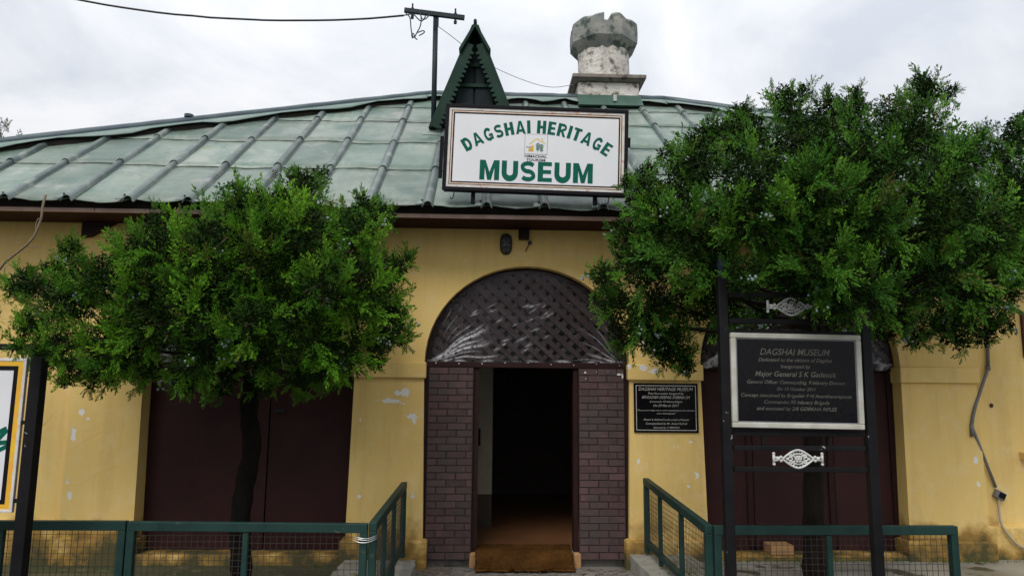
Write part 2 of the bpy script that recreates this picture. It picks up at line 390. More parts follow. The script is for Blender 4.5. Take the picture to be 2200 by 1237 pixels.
def text(name, body, width, x, z, y, mat, parent, shear=0, off=0, height=None, xs=None):
    cu = bpy.data.curves.new('lettering', 'FONT'); cu.body = body; cu.align_x = 'CENTER'; cu.align_y = 'CENTER'
    cu.shear = shear; cu.offset = off; cu.resolution_u = 3
    ob = bpy.data.objects.new('lettering', cu); COL.objects.link(ob)
    dg = bpy.context.evaluated_depsgraph_get(); dg.update()
    me = bpy.data.meshes.new_from_object(ob.evaluated_get(dg))
    bpy.data.objects.remove(ob); bpy.data.curves.remove(cu)
    n = len(me.vertices); co = np.empty(n*3, np.float32); me.vertices.foreach_get('co', co); co = co.reshape(-1, 3)
    x0, x1 = co[:,0].min(), co[:,0].max()
    y0, y1 = co[:,1].min(), co[:,1].max()
    sx = width/(x1-x0); sz = sx if height is None else height/(y1-y0)
    out = np.empty_like(co); out[:,0] = x + (co[:,0]-(x0+x1)/2)*sx; out[:,1] = y; out[:,2] = z + co[:,1]*sz
    me.vertices.foreach_set('co', out.ravel()); me.materials.clear(); me.materials.append(mat); me.update()
    me.name = name
    o = bpy.data.objects.new(name, me); COL.objects.link(o); o.parent = parent
    return o

# ================================================================ SETTING
g = MB().box(-150, 150, -150, 150, -.5, -.13)
structure(g.build('ground', GROUND_M))
pth = MB().box(-.66, 1.47, -4.2, .06, -.4, -.085)
path = structure(pth.build('path', CONC))
tile = MB()
a = .062
tile.hexa([(-a,0,-.03),(0,-a,-.03),(a,0,-.03),(0,a,-.03),(-a*.93,0,.012),(0,-a*.93,.012),(a*.93,0,.012),(0,a*.93,.012)])
tme = tile.mesh('paver'); tme.materials.append(PAVER_M)
cnt = 0
for i in range(-40, 40):
    for j in range(-40, 40):
        x = .4 + (i-j)*.0685; y = -.55 + (i+j)*.0685
        if -.58 < x < 1.39 and -1.0 < y < -.05 and cnt < 290:
            o = place('paver', tme, path, loc=(x, y, -.083+random.uniform(-.004, .003)), rot=(random.uniform(-.02,.02), random.uniform(-.02,.02), random.uniform(-.04,.04)))
            cnt += 1
def grid_slab(x0, x1, y0, y1, zb, z1, nx, ny, amp, seed):
    rng = random.Random(seed); b = MB(); vs = []
    for j in range(ny+1):
        for i in range(nx+1):
            e = i in (0, nx) or j in (0, ny)
            vs.append((x0+(x1-x0)*i/nx + (rng.uniform(-amp, amp) if 0 < j < ny else 0), y0+(y1-y0)*j/ny, z1 + (rng.uniform(-amp, amp*.3) if not e else -amp*.8)))
    fs = [(j*(nx+1)+i, j*(nx+1)+i+1, (j+1)*(nx+1)+i+1, (j+1)*(nx+1)+i) for j in range(ny) for i in range(nx)]
    rim = [i for i in range(nx+1)] + [j*(nx+1)+nx for j in range(1, ny+1)] + [ny*(nx+1)+i for i in range(nx-1, -1, -1)] + [j*(nx+1) for j in range(ny-1, 0, -1)]
    o = len(vs); vs += [(vs[k][0], vs[k][1], zb) for k in rim]; n = len(rim)
    fs += [(rim[(k+1) % n], rim[k], o+k, o+(k+1) % n) for k in range(n)]
    return b.add(vs, fs)
structure(grid_slab(-1.36, -.655, -4.2, -.07, -.4, .020, 6, 40, .012, 1).build('kerb', KERB_M, smooth=False))
structure(grid_slab(1.465, 2.06, -4.2, -.07, -.4, .075, 6, 40, .012, 2).build('kerb', KERB_M))
structure(MB().box(-9, -1.36, -2.5, .30, -.4, -.05).build('garden_bed', BEDL_M))
structure(MB().box(2.06, 12, -2.5, .30, -.4, .0).build('garden_bed', BEDR_M))

# ================================================================ BUILDING
B = thing('museum_building', (0, 0, 0), 'single storey yellow museum with green metal roof and three arched bays', 'building')
ARCH = (-2.405, .437, 3.315)
RX, RZ, ZS, ZT = 1.065, 1.016, 1.955, 3.46
XL, XR = -4.17, 5.19
def arcade():
    b = MB(); n = 28; T = .34
    segs = []; x = XL
    for c in ARCH:
        segs.append((x, c-RX)); x = c+RX
    segs.append((x, XR))
    for (x0, x1) in segs:
        b.box(x0, x1, 0, T, ZS, ZT)
    for c in ARCH:
        P = [(c-RX*cos(pi*i/n), ZS+RZ*sin(pi*i/n)) for i in range(n+1)]
        for i in range(n):
            (xa, za), (xb, zb) = P[i], P[i+1]
            b.add([(xa,0,za),(xb,0,zb),(xb,0,ZT),(xa,0,ZT),(xa,T,za),(xb,T,zb),(xb,T,ZT),(xa,T,ZT)],
                  [(0,1,2,3),(7,6,5,4),(4,5,1,0),(3,2,6,7)])
    return b
arcade().build('wall', WALL, B)
pil = [(XL, ARCH[0]-RX), (ARCH[0]+RX, ARCH[1]-RX), (ARCH[1]+RX, ARCH[2]-RX), (ARCH[2]+RX, XR)]
for k, (x0, x1) in enumerate(pil):
    e = .035
    eo0 = 0 if k == 0 else e; eo1 = 0 if k == 3 else e
    zc = 1.785
    MB().hexa([(x0-eo0,-.03,-.2),(x1+eo1,-.03,-.2),(x1+eo1,.34,-.2),(x0-eo0,.34,-.2),(x0,0,zc),(x1,0,zc),(x1,.34,zc),(x0,.34,zc)]).build('pillar', WALL, B)
    MB().box(x0-.022, x1+.022, -.035, .33, zc+.002, ZS-.002).build('capital', WALL, B, bevel=.012)
    MB().box(x0-eo0-.04, x1+eo1+.04, -.085, .2, -.2, .195).build('plinth', WALL, B, bevel=.02)
# wings, side and back walls
MB().box(-7.4, XL, .06, .36, -.2, ZT).build('wall', WALL, B)
MB().box(XR, 10.3, .06, .36, -.2, ZT).build('wall', WALL, B)
MB().box(-7.4, XL-.002, .0, .2, -.2, .33).build('plinth', WALL, B, bevel=.02)
MB().box(XR+.002, 10.3, .0, .2, -.2, .33).build('plinth', WALL, B, bevel=.02)
MB().box(-7.4, -7.1, .36, 6.6, -.2, ZT).build('wall', WALL, B)
MB().box(10.0, 10.3, .36, 6.6, -.2, ZT).build('wall', WALL, B)
MB().box(-7.1, 10.0, 6.3, 6.6, -.2, ZT).build('wall', WALL, B)
# interior seen through the door
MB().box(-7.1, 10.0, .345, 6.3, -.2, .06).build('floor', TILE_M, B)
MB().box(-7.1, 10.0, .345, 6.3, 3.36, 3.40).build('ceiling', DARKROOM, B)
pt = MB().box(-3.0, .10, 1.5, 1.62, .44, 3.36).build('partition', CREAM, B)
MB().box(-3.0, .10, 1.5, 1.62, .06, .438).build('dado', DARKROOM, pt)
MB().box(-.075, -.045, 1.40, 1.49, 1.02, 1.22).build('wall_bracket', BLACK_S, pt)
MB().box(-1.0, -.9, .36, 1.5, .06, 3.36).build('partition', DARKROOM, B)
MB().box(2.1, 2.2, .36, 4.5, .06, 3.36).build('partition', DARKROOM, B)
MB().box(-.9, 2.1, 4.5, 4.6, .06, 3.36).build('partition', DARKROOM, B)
# bays left and right: brown boards in the recess, stepped yellow sill below
for c, splits in ((ARCH[0], (-2.23,)), (ARCH[2], (2.83, 3.70))):
    xs = [c-RX+.0] + list(splits) + [c+RX-.0]
    for x0, x1 in zip(xs[:-1], xs[1:]):
        dl = MB().box(x0+.006, x1-.006, .185+random.uniform(0, .006), .225, .056, 1.90).build('door_leaf', BROWN, B, bevel=.004)
        if len(splits) == 2:
            MB().box(x1-.07, x1-.008, .165, .1845, .09, 1.89).build('stile', BROWN_D, dl, bevel=.004)
    MB().box(xs[1]+.05, xs[1]+.16, .165, .1845, 1.43, 1.455).build('bolt', STEEL, dl)
    MB().box(c-RX, c+RX, .15, .235, 1.902, 1.975).build('door_head', BROWN_D, B, bevel=.005)
    MB().box(c-RX-.03, c+RX+.03, -.055, .25, -.2, .052).build('sill', WALL, B, bevel=.015)
MB().box(2.90, 3.14, -.055, .16, .0525, .15).build('plaster_block', TERRA, B, bevel=.01)
# centre bay: door posts, lintel, brick boards
c = ARCH[1]
MB().box(c-RX+.004, c+RX-.004, .06, .19, 1.905, 1.965).build('door_head', BROWN_D, B, bevel=.005)
for x0, x1 in ((-.632, -.585), (1.452, 1.508)):
    MB().box(x0, x1, .05, .13, .10, 1.902).build('door_post', BROWN_D, B)
for x0, x1 in ((-.118, -.062), (.925, .972)):
    MB().box(x0, x1, .09, .24, .045, 1.902).build('door_post', BROWN_D, B)
MB().box(-.628, 1.50, .10, .344, -.2, .05).build('doorstep', CONC, B, bevel=.01)
MB().box(-.135, -.045, .02, .098, -.10, .055).build('step_edge', TERRA, B, bevel=.015)
MB().box(.915, .995, .02, .098, -.10, .055).build('step_edge', TERRA, B, bevel=.015)
def brick_panel(x0, x1, seed):
    rng = random.Random(seed)
    bd = MB().box(x0, x1, .030, .055, -.012, 1.902).build('brick_panel', MORTAR, B)
    rows = 27; ph = (1.902+.012)/rows
    for rr in range(rows):
        z0 = -.012 + rr*ph + .004; z1 = -.012 + (rr+1)*ph - .004
        off = (.10 if rr % 2 else 0) + rng.uniform(-.006, .006)
        x = x0 + .006 - off
        while x < x1 - .01:
            a = max(x, x0+.004); b = min(x+.2-.009+rng.uniform(-.004,.004), x1-.004)
            if b-a > .012:
                p = rng.uniform(.004, .008); dz = rng.uniform(-.0012, .0012); i = .0035
                m = MB().add([(a,.0298,z0+dz),(b,.0298,z0+dz),(b,.0298,z1+dz),(a,.0298,z1+dz),(a+i,.030-p,z0+i+dz),(b-i,.030-p,z0+i+dz),(b-i,.030-p,z1-i+dz),(a+i,.030-p,z1-i+dz)],
                             [(4,5,6,7),(0,1,5,4),(1,2,6,5),(2,3,7,6),(3,0,4,7)])
                m.build('brick', BRICK_M, bd)
            x += .2
    return bd
brick_panel(-.583, -.119, 3)
bp = brick_panel(.974, 1.449, 4)
for x, z, w, h in ((1.43,1.83,.022,.07),(1.395,1.845,.07,.025),(1.04,1.86,.028,.03),(1.05,1.80,.012,.014),(1.16,1.87,.012,.012),(1.28,1.875,.01,.01)):
    P = [(x+w/2*cos(2*pi*k/7)*random.uniform(.6,1.1), z+h/2*sin(2*pi*k/7)*random.uniform(.6,1.1)) for k in range(7)]
    MB().prism(P, .016, .0235).build('plaster_chip', PLASTER, bp)

# arch screens: ring, lattice slats, clear plastic
def arch_screen(cx, seed):
    rng = random.Random(seed)
    n = 28; ring = MB(); ro, ri = 1.0, .945
    for i in range(n):
        q = []
        for yy in (.12, .17):
            for (k, rr) in ((i, ro), (i+1, ro), (i+1, ri), (i, ri)):
                a = pi*k/n; q.append((cx-(RX-.004)*rr*cos(a), yy, ZS+.012+(RZ-.016)*rr*sin(a)))
        ring.add(q, [(3,2,1,0),(4,5,6,7),(0,1,5,4),(2,3,7,6)])
    rg = ring.build('lattice_frame', BROWN_D, B, fix=True)
    MB().box(cx-RX+.01, cx+RX-.01, .29, .30, ZS-.03, ZS+RZ).build('arch_backing', DARKROOM, rg) if cx != ARCH[1] else None
    for lay, ang, yy in ((0, radians(-43), .128), (1, radians(45), .146)):
        dx, dz = cos(ang), sin(ang); nx_, nz_ = -dz, dx
        k = -14
        while k < 15:
            o = k*.102 + rng.uniform(-.008, .008); k += 1
            zc = .45
            px, pz = nx_*o, zc + nz_*o
            ts = [t*.01 for t in range(-220, 221) if ((px+dx*t*.01)/(RX*.96))**2 + ((pz+dz*t*.01)/(RZ*.96))**2 < 1 and pz+dz*t*.01 > .005]
            if len(ts) < 6: continue
            t0, t1 = ts[0], ts[-1]; w = .033 + rng.uniform(-.002, .002)
            A = [(px+dx*t0+nx_*w, pz+dz*t0+nz_*w), (px+dx*t0-nx_*w, pz+dz*t0-nz_*w), (px+dx*t1-nx_*w, pz+dz*t1-nz_*w), (px+dx*t1+nx_*w, pz+dz*t1+nz_*w)]
            A = [(cx+x_, max(ZS+.012, ZS+z_)) for x_, z_ in A]
            MB().prism(A, yy, yy+.010).build('slat', SLAT_M, rg, fix=True)
    # plastic sheet, pinned along the beam and gathered at its corners
    pb = MB(); nu, nv = (300, 150) if cx == ARCH[1] else (100, 50); vs = []; crv = []
    ph = [rng.uniform(0, 6.28) for _ in range(8)]
    folds = []                      # creases fanning out of the two pinned corners: (corner, angle, start, end, width, painted glint)
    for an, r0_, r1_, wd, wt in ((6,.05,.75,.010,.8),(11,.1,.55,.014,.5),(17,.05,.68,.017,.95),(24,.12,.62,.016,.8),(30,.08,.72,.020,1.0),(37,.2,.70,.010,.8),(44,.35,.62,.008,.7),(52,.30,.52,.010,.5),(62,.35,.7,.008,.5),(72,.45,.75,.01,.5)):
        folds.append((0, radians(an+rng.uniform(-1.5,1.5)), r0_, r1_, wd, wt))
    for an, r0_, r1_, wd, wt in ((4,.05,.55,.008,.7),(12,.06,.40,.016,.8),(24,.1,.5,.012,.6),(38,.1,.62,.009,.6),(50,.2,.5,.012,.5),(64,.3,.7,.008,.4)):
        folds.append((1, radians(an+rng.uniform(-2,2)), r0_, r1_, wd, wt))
    dash = [(rng.uniform(-.62,.35), rng.uniform(.12,.62), radians(rng.uniform(15,40)), rng.uniform(.03,.09), rng.uniform(.006,.011), rng.uniform(.4,.9)) for _ in range(26)]  # short white dashes, painted as further glints
    for j in range(nv+1):
        v = j/nv
        for i in range(nu+1):
            u = -1+2*i/nu
            z = (RZ-.03)*v; hw_ = (RX-.02)*sqrt(max(0, 1-v*v)); x = u*hw_
            y = .098; cr = 0
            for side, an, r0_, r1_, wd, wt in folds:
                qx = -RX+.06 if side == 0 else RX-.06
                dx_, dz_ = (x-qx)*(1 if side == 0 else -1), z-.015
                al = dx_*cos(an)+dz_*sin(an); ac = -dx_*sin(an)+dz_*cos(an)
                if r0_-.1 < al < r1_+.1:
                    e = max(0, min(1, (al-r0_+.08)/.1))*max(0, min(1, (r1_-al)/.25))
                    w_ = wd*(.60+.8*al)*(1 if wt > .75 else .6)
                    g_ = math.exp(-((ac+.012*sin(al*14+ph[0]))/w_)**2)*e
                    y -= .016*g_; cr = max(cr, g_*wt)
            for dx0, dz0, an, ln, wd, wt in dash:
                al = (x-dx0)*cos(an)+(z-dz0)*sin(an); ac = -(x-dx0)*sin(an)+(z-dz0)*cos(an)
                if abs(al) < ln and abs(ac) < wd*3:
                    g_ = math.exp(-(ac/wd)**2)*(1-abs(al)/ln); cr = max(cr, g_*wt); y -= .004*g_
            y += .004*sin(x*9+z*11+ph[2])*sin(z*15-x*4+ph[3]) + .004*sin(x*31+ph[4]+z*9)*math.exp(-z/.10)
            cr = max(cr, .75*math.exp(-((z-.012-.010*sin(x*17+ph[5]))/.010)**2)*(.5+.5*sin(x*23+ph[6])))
            zz_ = ZS+.004+z
            if v < .02: zz_ -= .035+.010*sin(x*23)
            vs.append((cx+x, y, zz_)); crv.append(cr)
    fs = [(j*(nu+1)+i, j*(nu+1)+i+1, (j+1)*(nu+1)+i+1, (j+1)*(nu+1)+i) for j in range(nv) for i in range(nu)]
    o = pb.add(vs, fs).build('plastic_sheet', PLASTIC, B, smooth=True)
    at = o.data.attributes.new('crease_glint', 'FLOAT', 'POINT'); 
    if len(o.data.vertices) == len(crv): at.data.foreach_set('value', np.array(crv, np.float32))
    return o
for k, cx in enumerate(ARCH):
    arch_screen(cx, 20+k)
for k in range(9):
    MB().ball((ARCH[1]-.95+k*.24, .056, 1.945+random.uniform(-.012,.012)), .008, 6, 4).build('pin', GALV, B)

# ---------------------------------------------------------------- roof
TAN = .70; Y0, Z0 = -.60, 3.470
RY = 3.13
def zroof(y): return Z0 + TAN*(y-Y0)
HL = lambda x: .527*(x+.92)+3.13
HR = lambda x: -.447*(x-2.70)+3.13
def ylim(x): return min(3.13, HL(x), HR(x))
XCL, XCR = -.92-3.73/.527, 2.70+3.73/.447
rz = zroof(RY)
rb = MB(); o_ = .035
rb.add([(XCL,Y0+.06,Z0-o_+.04),(XCR,Y0+.06,Z0-o_+.04),(2.70,RY,rz-o_),(-.92,RY,rz-o_),(XCL,2*RY-Y0,Z0-o_),(XCR,2*RY-Y0,Z0-o_)],
       [(0,1,2,3),(5,4,3,2),(4,0,3),(1,5,2)])
roof = rb.build('roof', ROOF, B)
for xx in np.arange(-7.9, 10.9, .57):
    pass
ribx = [-.585+.573*k for k in range(-13, 20)]
ribx = [x for x in ribx if XCL+.3 < x < XCR-.3]
rng = random.Random(5)
edges = [XCL] + ribx + [XCR]
ROWS = [-.64, .25, 1.10, 1.95, 2.62, 3.2]
for x0, x1 in zip(edges[:-1], edges[1:]):
    jig = rng.uniform(-.03, .03); eph = rng.uniform(0, 6)
    for r_ in range(5):
        ya, yb = ROWS[r_] + (jig if r_ else 0), ROWS[r_+1] + jig + .06
        if ya >= max(ylim(x0), ylim(x1)) - .02: continue
        nx, ny = 8, 5; vs = []
        for j in range(ny+1):
            for i in range(nx+1):
                u, v = i/nx, j/ny
                x = x0+.004+(x1-x0-.008)*u
                y = ya+(yb-ya)*v
                if j == 0: y += rng.uniform(-.008, .008) + (.012*sin(u*5+eph) if r_ == 0 else 0)
                y = min(y, max(ylim(x), Y0-.05))
                lift = .011*(1-v)**2 + .003
                w = .012*sin(pi*u)*sin(3.1*y+eph) - (.02*sin(pi*u)*(1-v)**3*(1+.6*sin(eph*3)) if r_ == 0 else 0) + rng.uniform(-.002,.002)
                vs.append((x, y, zroof(y)+lift+w))
        fs = [(j*(nx+1)+i, j*(nx+1)+i+1, (j+1)*(nx+1)+i+1, (j+1)*(nx+1)+i) for j in range(ny) for i in range(nx)]
        s_ = MB().add(vs, fs).build('roof_sheet', ROOF, roof, smooth=True)
        md = s_.modifiers.new('thickness', 'SOLIDIFY'); md.thickness = .006
for x in ribx:
    b = MB(); yt = ylim(x)+.02; yl = [Y0-.085] + [q+rng.uniform(-.03,.03) for q in ROWS[1:-1] if q < yt-.1] + [yt]
    n = 8; xo = rng.uniform(-.006, .006)
    for s_ in range(len(yl)-1):
        ya, yb = yl[s_], yl[s_+1]+.05
        rings = []
        for (y, rr, up) in ((ya, .045, .010), (ya+.03, .043, .008), (yb, .037, .002)):
            bend = rng.uniform(-.003, .003)
            ring = [(x+xo+bend+rr*1.05*cos(pi*k/n)*-1, y, zroof(y)+.012+up+rr*1.1*sin(pi*k/n)) for k in range(n+1)]
            ring = [(ring[0][0]-.012, y, zroof(y)+.008)] + ring + [(ring[-1][0]+.012, y, zroof(y)+.008)]
            rings.append(ring)
        m = n+3
        vs = [p for ring in rings for p in ring]
        fs = [(q*m+k, q*m+k+1, (q+1)*m+k+1, (q+1)*m+k) for q in range(2) for k in range(m-1)]
        b.add(vs, fs)
    rl = b.build('roof_roll', ROLL_M, roof, smooth=True)
    md = rl.modifiers.new('thickness', 'SOLIDIFY'); md.thickness = .007; md.offset = -1
    # folded tongue with its screw at the eave
    yy = Y0-.07
    MB().hexa([(x-.115,yy-.02,zroof(yy)+.016),(x-.045,yy-.02,zroof(yy)+.02),(x-.045,yy+.06,zroof(yy+.06)+.034),(x-.10,yy+.06,zroof(yy+.06)+.03),
               (x-.115,yy-.02,zroof(yy)+.028),(x-.045,yy-.02,zroof(yy)+.036),(x-.045,yy+.06,zroof(yy+.06)+.044),(x-.10,yy+.06,zroof(yy+.06)+.04)]).build('tongue', ROLL_M, roof, bevel=.004)
    MB().ball((x-.055, yy+.045, zroof(yy+.045)+.052), .012, 6, 4).build('screw', SCREW, roof)
def cap_line(pts, nm):
    b = MB(); pts = [Vector(p) for p in pts]
    L = MB(); n = 40; vs = []
    tot = sum((pts[i+1]-pts[i]).length for i in range(len(pts)-1))
    fine = []
    for i in range(len(pts)-1):
        k = max(2, int(n*(pts[i+1]-pts[i]).length/tot))
        for j in range(k): fine.append(pts[i].lerp(pts[i+1], j/k))
    fine.append(pts[-1])
    L.tube([p+Vector((0,0,.075+rng.uniform(-.004,.004))) for p in fine], .058, 10)
    L.build('ridge_roll', CAP_M, roof, smooth=True)
    for q, p in enumerate(fine):
        wob = .03*sin(q*.9)+rng.uniform(-.012,.012)
        y1 = p.y-.20+wob*.6
        vs += [(p.x, p.y, p.z+.085), (p.x, p.y-.10, p.z-.10*TAN+.085), (p.x, y1, zroof(y1)+.085+wob*.6)]
    fs = [(3*q+a, 3*q+3+a, 3*q+4+a, 3*q+1+a) for q in range(len(fine)-1) for a in range(2)]
    f = MB().add(vs, fs).build('ridge_flashing', FLASH_M, roof, smooth=True)
    md = f.modifiers.new('thickness', 'SOLIDIFY'); md.thickness = .008
    vs = []
    for q, p in enumerate(fine):
        vs += [(p.x, p.y-.02, p.z+.06), (p.x, p.y-.13, p.z-.13*TAN+.055), (p.x, p.y-.135, p.z-.135*TAN-.02)]
    MB().add(vs, fs).build('ridge_shade_strip', DARKGAP, roof)  # dark strip painting the shaded gap under the flashing
cap_line([(XCL+.25, HL(XCL+.25), zroof(HL(XCL+.25))), (-.92, RY, rz)], 'l')
cap_line([(-.92, RY, rz), (2.70, RY, rz)], 'm')
cap_line([(2.70, RY, rz), (XCR-.25, HR(XCR-.25), zroof(HR(XCR-.25)))], 'r')
p_ = (-3.86, HL(-3.86), zroof(HL(-3.86)))
MB().tube([(p_[0],p_[1],p_[2]+.1),(p_[0],p_[1],p_[2]+.13)], .035, 8).add([], []).tube([(p_[0],p_[1],p_[2]+.13),(p_[0],p_[1],p_[2]+.165)], .06, 8).build('ridge_vent', CAP_M, roof)
# eave: fascia, soffit, dark board painted as shade in the gap
MB().box(XCL+.15, XCR-.15, -.505, -.48, 3.358, 3.396).build('fascia', FASCIA, B)
MB().box(XCL+.2, XCR-.2, -.478, -.005, 3.362, 3.380).build('soffit', SOFFIT, B)
MB().box(XCL+.15, XCR-.15, -.475, -.44, 3.384, 3.50).build('eave_shade_board', DARKGAP, B)
MB().box(.335, .445, -.10, -.003, 3.25, 3.36).build('bracket', BROWN_D, B, bevel=.01)
MB().prism([(-4.19,3.36),(-4.19,3.20),(-4.10,3.21),(-3.95,3.30),(-3.85,3.36)], -.06, .055).build('bracket', BROWN_D, B, fix=True)
# window at the right edge of the picture
wn = MB().box(5.765, 5.81, .02, .058, 2.07, 2.56).box(6.75, 6.82, .02, .058, 2.07, 2.56).box(5.80, 6.75, .02, .058, 2.49, 2.56).box(5.80, 6.75, .02, .058, 2.07, 2.14).build('window', REDW, B)
MB().box(5.80, 6.75, .045, .058, 2.14, 2.49).build('pane', PLAQUE, wn)
MB().box(5.63, 6.9, -.03, .058, 1.0, 1.08).build('window_sill', WALL, B, bevel=.01)

# ---------------------------------------------------------------- gablet on the roof
gx, gy, gz, sl_ = -.19, 1.50, 6.385, 2.56           # apex and slope (z per x)
gab = MB()
zb = 5.0; hw = (gz-zb)/sl_
yb_ = lambda z: Y0+(z-Z0)/TAN
dorm = MB().add([(gx-hw,gy+.07,zb),(gx+hw,gy+.07,zb),(gx,gy+.07,gz-.05)], [(0,1,2)]).build('gablet', GREEN_DK, roof)
for s_ in (-1, 1):
    b = MB()
    q = []
    for off in (0, .035):
        q += [(gx+s_*off*1.2, gy-.10, gz+off*.6), (gx+s_*(hw+off), gy-.10, zb), (gx+s_*(hw+off), yb_(zb)+.08, zb), (gx+s_*off*1.2, yb_(gz)+.1, gz+off*.6)]
    b.add(q, [(0,1,2,3),(7,6,5,4),(0,4,5,1),(1,5,6,2),(2,6,7,3),(3,7,4,0)])
    b.build('gablet_roof', GREEN_D, dorm, fix=True)
    # scalloped bargeboard
    dl = Vector((s_*hw, 0, zb-gz)); Ld = dl.length; dl.normalize()
    nn = Vector((-s_*abs(dl.z), 0, -abs(dl.x))); nn = Vector((-s_*sl_, 0, -1)).normalized()
    outer = [Vector((gx, 0, gz)), Vector((gx, 0, gz))+dl*Ld]
    inner = []
    m = 22
    for i in range(m):
        for f_, dep in ((.08, .085), (.3, .125), (.5, .135), (.7, .125), (.92, .085)):
            inner.append(outer[0] + dl*(Ld*(i+f_)/m) + nn*dep)
    inner = [p for p in inner if (p.x-gx)*s_ > .004]
    strip = MB(); vs = []
    for p in inner:
        t = (p-outer[0]).dot(dl); bpt = outer[0]+dl*t
        vs += [(bpt.x, gy-.125, bpt.z), (p.x, gy-.125, p.z), (bpt.x, gy-.085, bpt.z), (p.x, gy-.085, p.z)]
    k = len(inner)
    fs = []
    for i in range(k-1):
        a = 4*i; fs += [(a, a+1, a+5, a+4), (a+2, a+6, a+7, a+3), (a+1, a+3, a+7, a+5), (a, a+4, a+6, a+2)]
    strip.add(vs, fs).build('bargeboard', GREEN_D, dorm, fix=True)
    # hood over the peak
    h = []
    for y_ in (gy-.17, gy+.55):
        for (px, pz) in ((0, gz+.035), (.205, gz-.345), (.175, gz-.365), (0, gz-.04)):
            h.append((gx+s_*px, y_, pz))
    MB().add(h, [(0,1,2,3),(7,6,5,4),(0,4,5,1),(1,5,6,2),(2,6,7,3)]).build('gablet_hood', GREEN_D, dorm, fix=True)
MB().tube([(gx, gy-.19, gz+.03), (gx, gy+.6, gz+.03)], .022, 8).build('gablet_ridge', GREEN_D, dorm)
for zz_ in (5.27, 5.62, 5.9):
    w_ = (gz-zz_)/sl_-.03
    MB().box(gx-w_, gx+w_, gy+.01, gy+.06, zz_-.022, zz_+.022).build('louvre_rail', GREEN_D, dorm)
for za_, zb_ in ((5.05, 5.245), (5.295, 5.595), (5.645, 5.875)):
    w_ = (gz-zb_)/sl_-.06
    for s_ in (-1, 1):
        MB().box(gx+min(s_*.012, s_*w_), gx+max(s_*.012, s_*w_), gy+.035, gy+.062, za_, zb_).build('shutter_panel', GREEN_DK, dorm, bevel=.006)

# ---------------------------------------------------------------- chimney
ch = thing('chimney_stack', (1.82, 3.45, 5.7), 'whitewashed chimney stack with crenellated grey green crown on the roof ridge', 'chimney')
def loc(b, o):
    b.v = [(x-o[0], y-o[1], z-o[2]) for x, y, z in b.v]; return b
CO = (1.82, 3.45, 5.7)
loc(MB().hexa([(1.34,2.76,5.90),(2.31,2.76,5.90),(2.31,3.93,5.90),(1.34,3.93,5.90),(1.345,2.982,6.15),(2.305,2.982,6.15),(2.305,3.925,6.15),(1.345,3.925,6.15)]), CO).build('flashing', CHIM_F, ch, bevel=.01)
loc(MB().box(1.36, 2.29, 3.0, 3.91, 6.02, 6.36), CO).build('base', CHIM_W, ch, bevel=.015)
loc(MB().hexa([(1.33,2.97,6.362),(2.32,2.97,6.362),(2.32,3.94,6.362),(1.33,3.94,6.362),(1.275,2.915,6.39),(2.375,2.915,6.39),(2.375,3.995,6.39),(1.275,3.995,6.39)]).box(1.262, 2.388, 2.902, 4.008, 6.392, 6.455), CO).build('cornice', CHIM_C, ch, bevel=.012)
prof = []
loc(MB().hexa([(1.30,2.94,6.457),(2.35,2.94,6.457),(2.35,3.97,6.457),(1.30,3.97,6.457),(1.42,3.06,6.49),(2.23,3.06,6.49),(2.23,3.85,6.49),(1.42,3.85,6.49)]), CO).build('weathering', CHIM_C, ch)
shaft = MB()
n = 32; vs = []
zs_ = [6.44, 6.6, 6.8, 7.0, 7.12]
for z in zs_:
    for k in range(n):
        a = 2*pi*k/n; rr = .405 + .006*sin(3*a+z*7)
        fr = abs(((a+pi/2+pi) % (2*pi))-pi)
        if fr < .13: rr -= .035
        vs.append((1.82+rr*cos(a), 3.45+rr*sin(a), z))
fs = [(i*n+k, i*n+(k+1) % n, (i+1)*n+(k+1) % n, (i+1)*n+k) for i in range(len(zs_)-1) for k in range(n)]
loc(shaft.add(vs, fs), CO).build('shaft', CHIM_W, ch)
# crown: octagon flaring out, split into merlons by notches
def ringpt(a, r, z):
    # octagonal plan
    k = round(a/(pi/4)); da = a-k*pi/4
    rr = r*cos(pi/8)/cos(da) if abs(da) <= pi/8+1e-6 else r
    return (1.82+rr*cos(a), 3.45+rr*sin(a), z)
cr = MB(); m = 48
profile = [(.415, 6.97), (.49, 7.05), (.548, 7.12), (.555, 7.24), (.554, 7.345)]
vs = [ringpt(2*pi*k/m, r, z) for r, z in profile for k in range(m)]
fs = [(i*m+k, i*m+(k+1) % m, (i+1)*m+(k+1) % m, (i+1)*m+k) for i in range(4) for k in range(m)]
fs += [tuple(range(m))[::-1], tuple(range(4*m, 5*m))]
loc(cr.add(vs, fs), CO).build('crown', CHIM_G, ch)
for q in range(4):
    a0 = -pi/2 + q*pi/2 + .12; a1 = -pi/2 + (q+1)*pi/2 - .12
    mb = MB(); st = 10; vs = []
    for i in range(st+1):
        a = a0+(a1-a0)*i/st
        dz_ = .02*sin(i*1.1+q)
        vs += [ringpt(a, .555, 7.344), ringpt(a, .55, 7.43+dz_), ringpt(a, .505, 7.475+dz_), ringpt(a, .30, 7.475), ringpt(a, .27, 7.344)]
    fs = [(5*i+b_, 5*i+5+b_, 5*i+5+(b_+1) % 5, 5*i+(b_+1) % 5) for i in range(st) for b_ in range(5)]
    fs += [(0,1,2,3,4), tuple(5*st+b_ for b_ in (4,3,2,1,0))]
    loc(mb.add(vs, fs), CO).build('merlon', CHIM_G, ch, fix=True)
loc(MB().box(1.86, 1.91, 2.80, 2.835, 5.98, 6.08), CO).build('strap', GALV, ch)

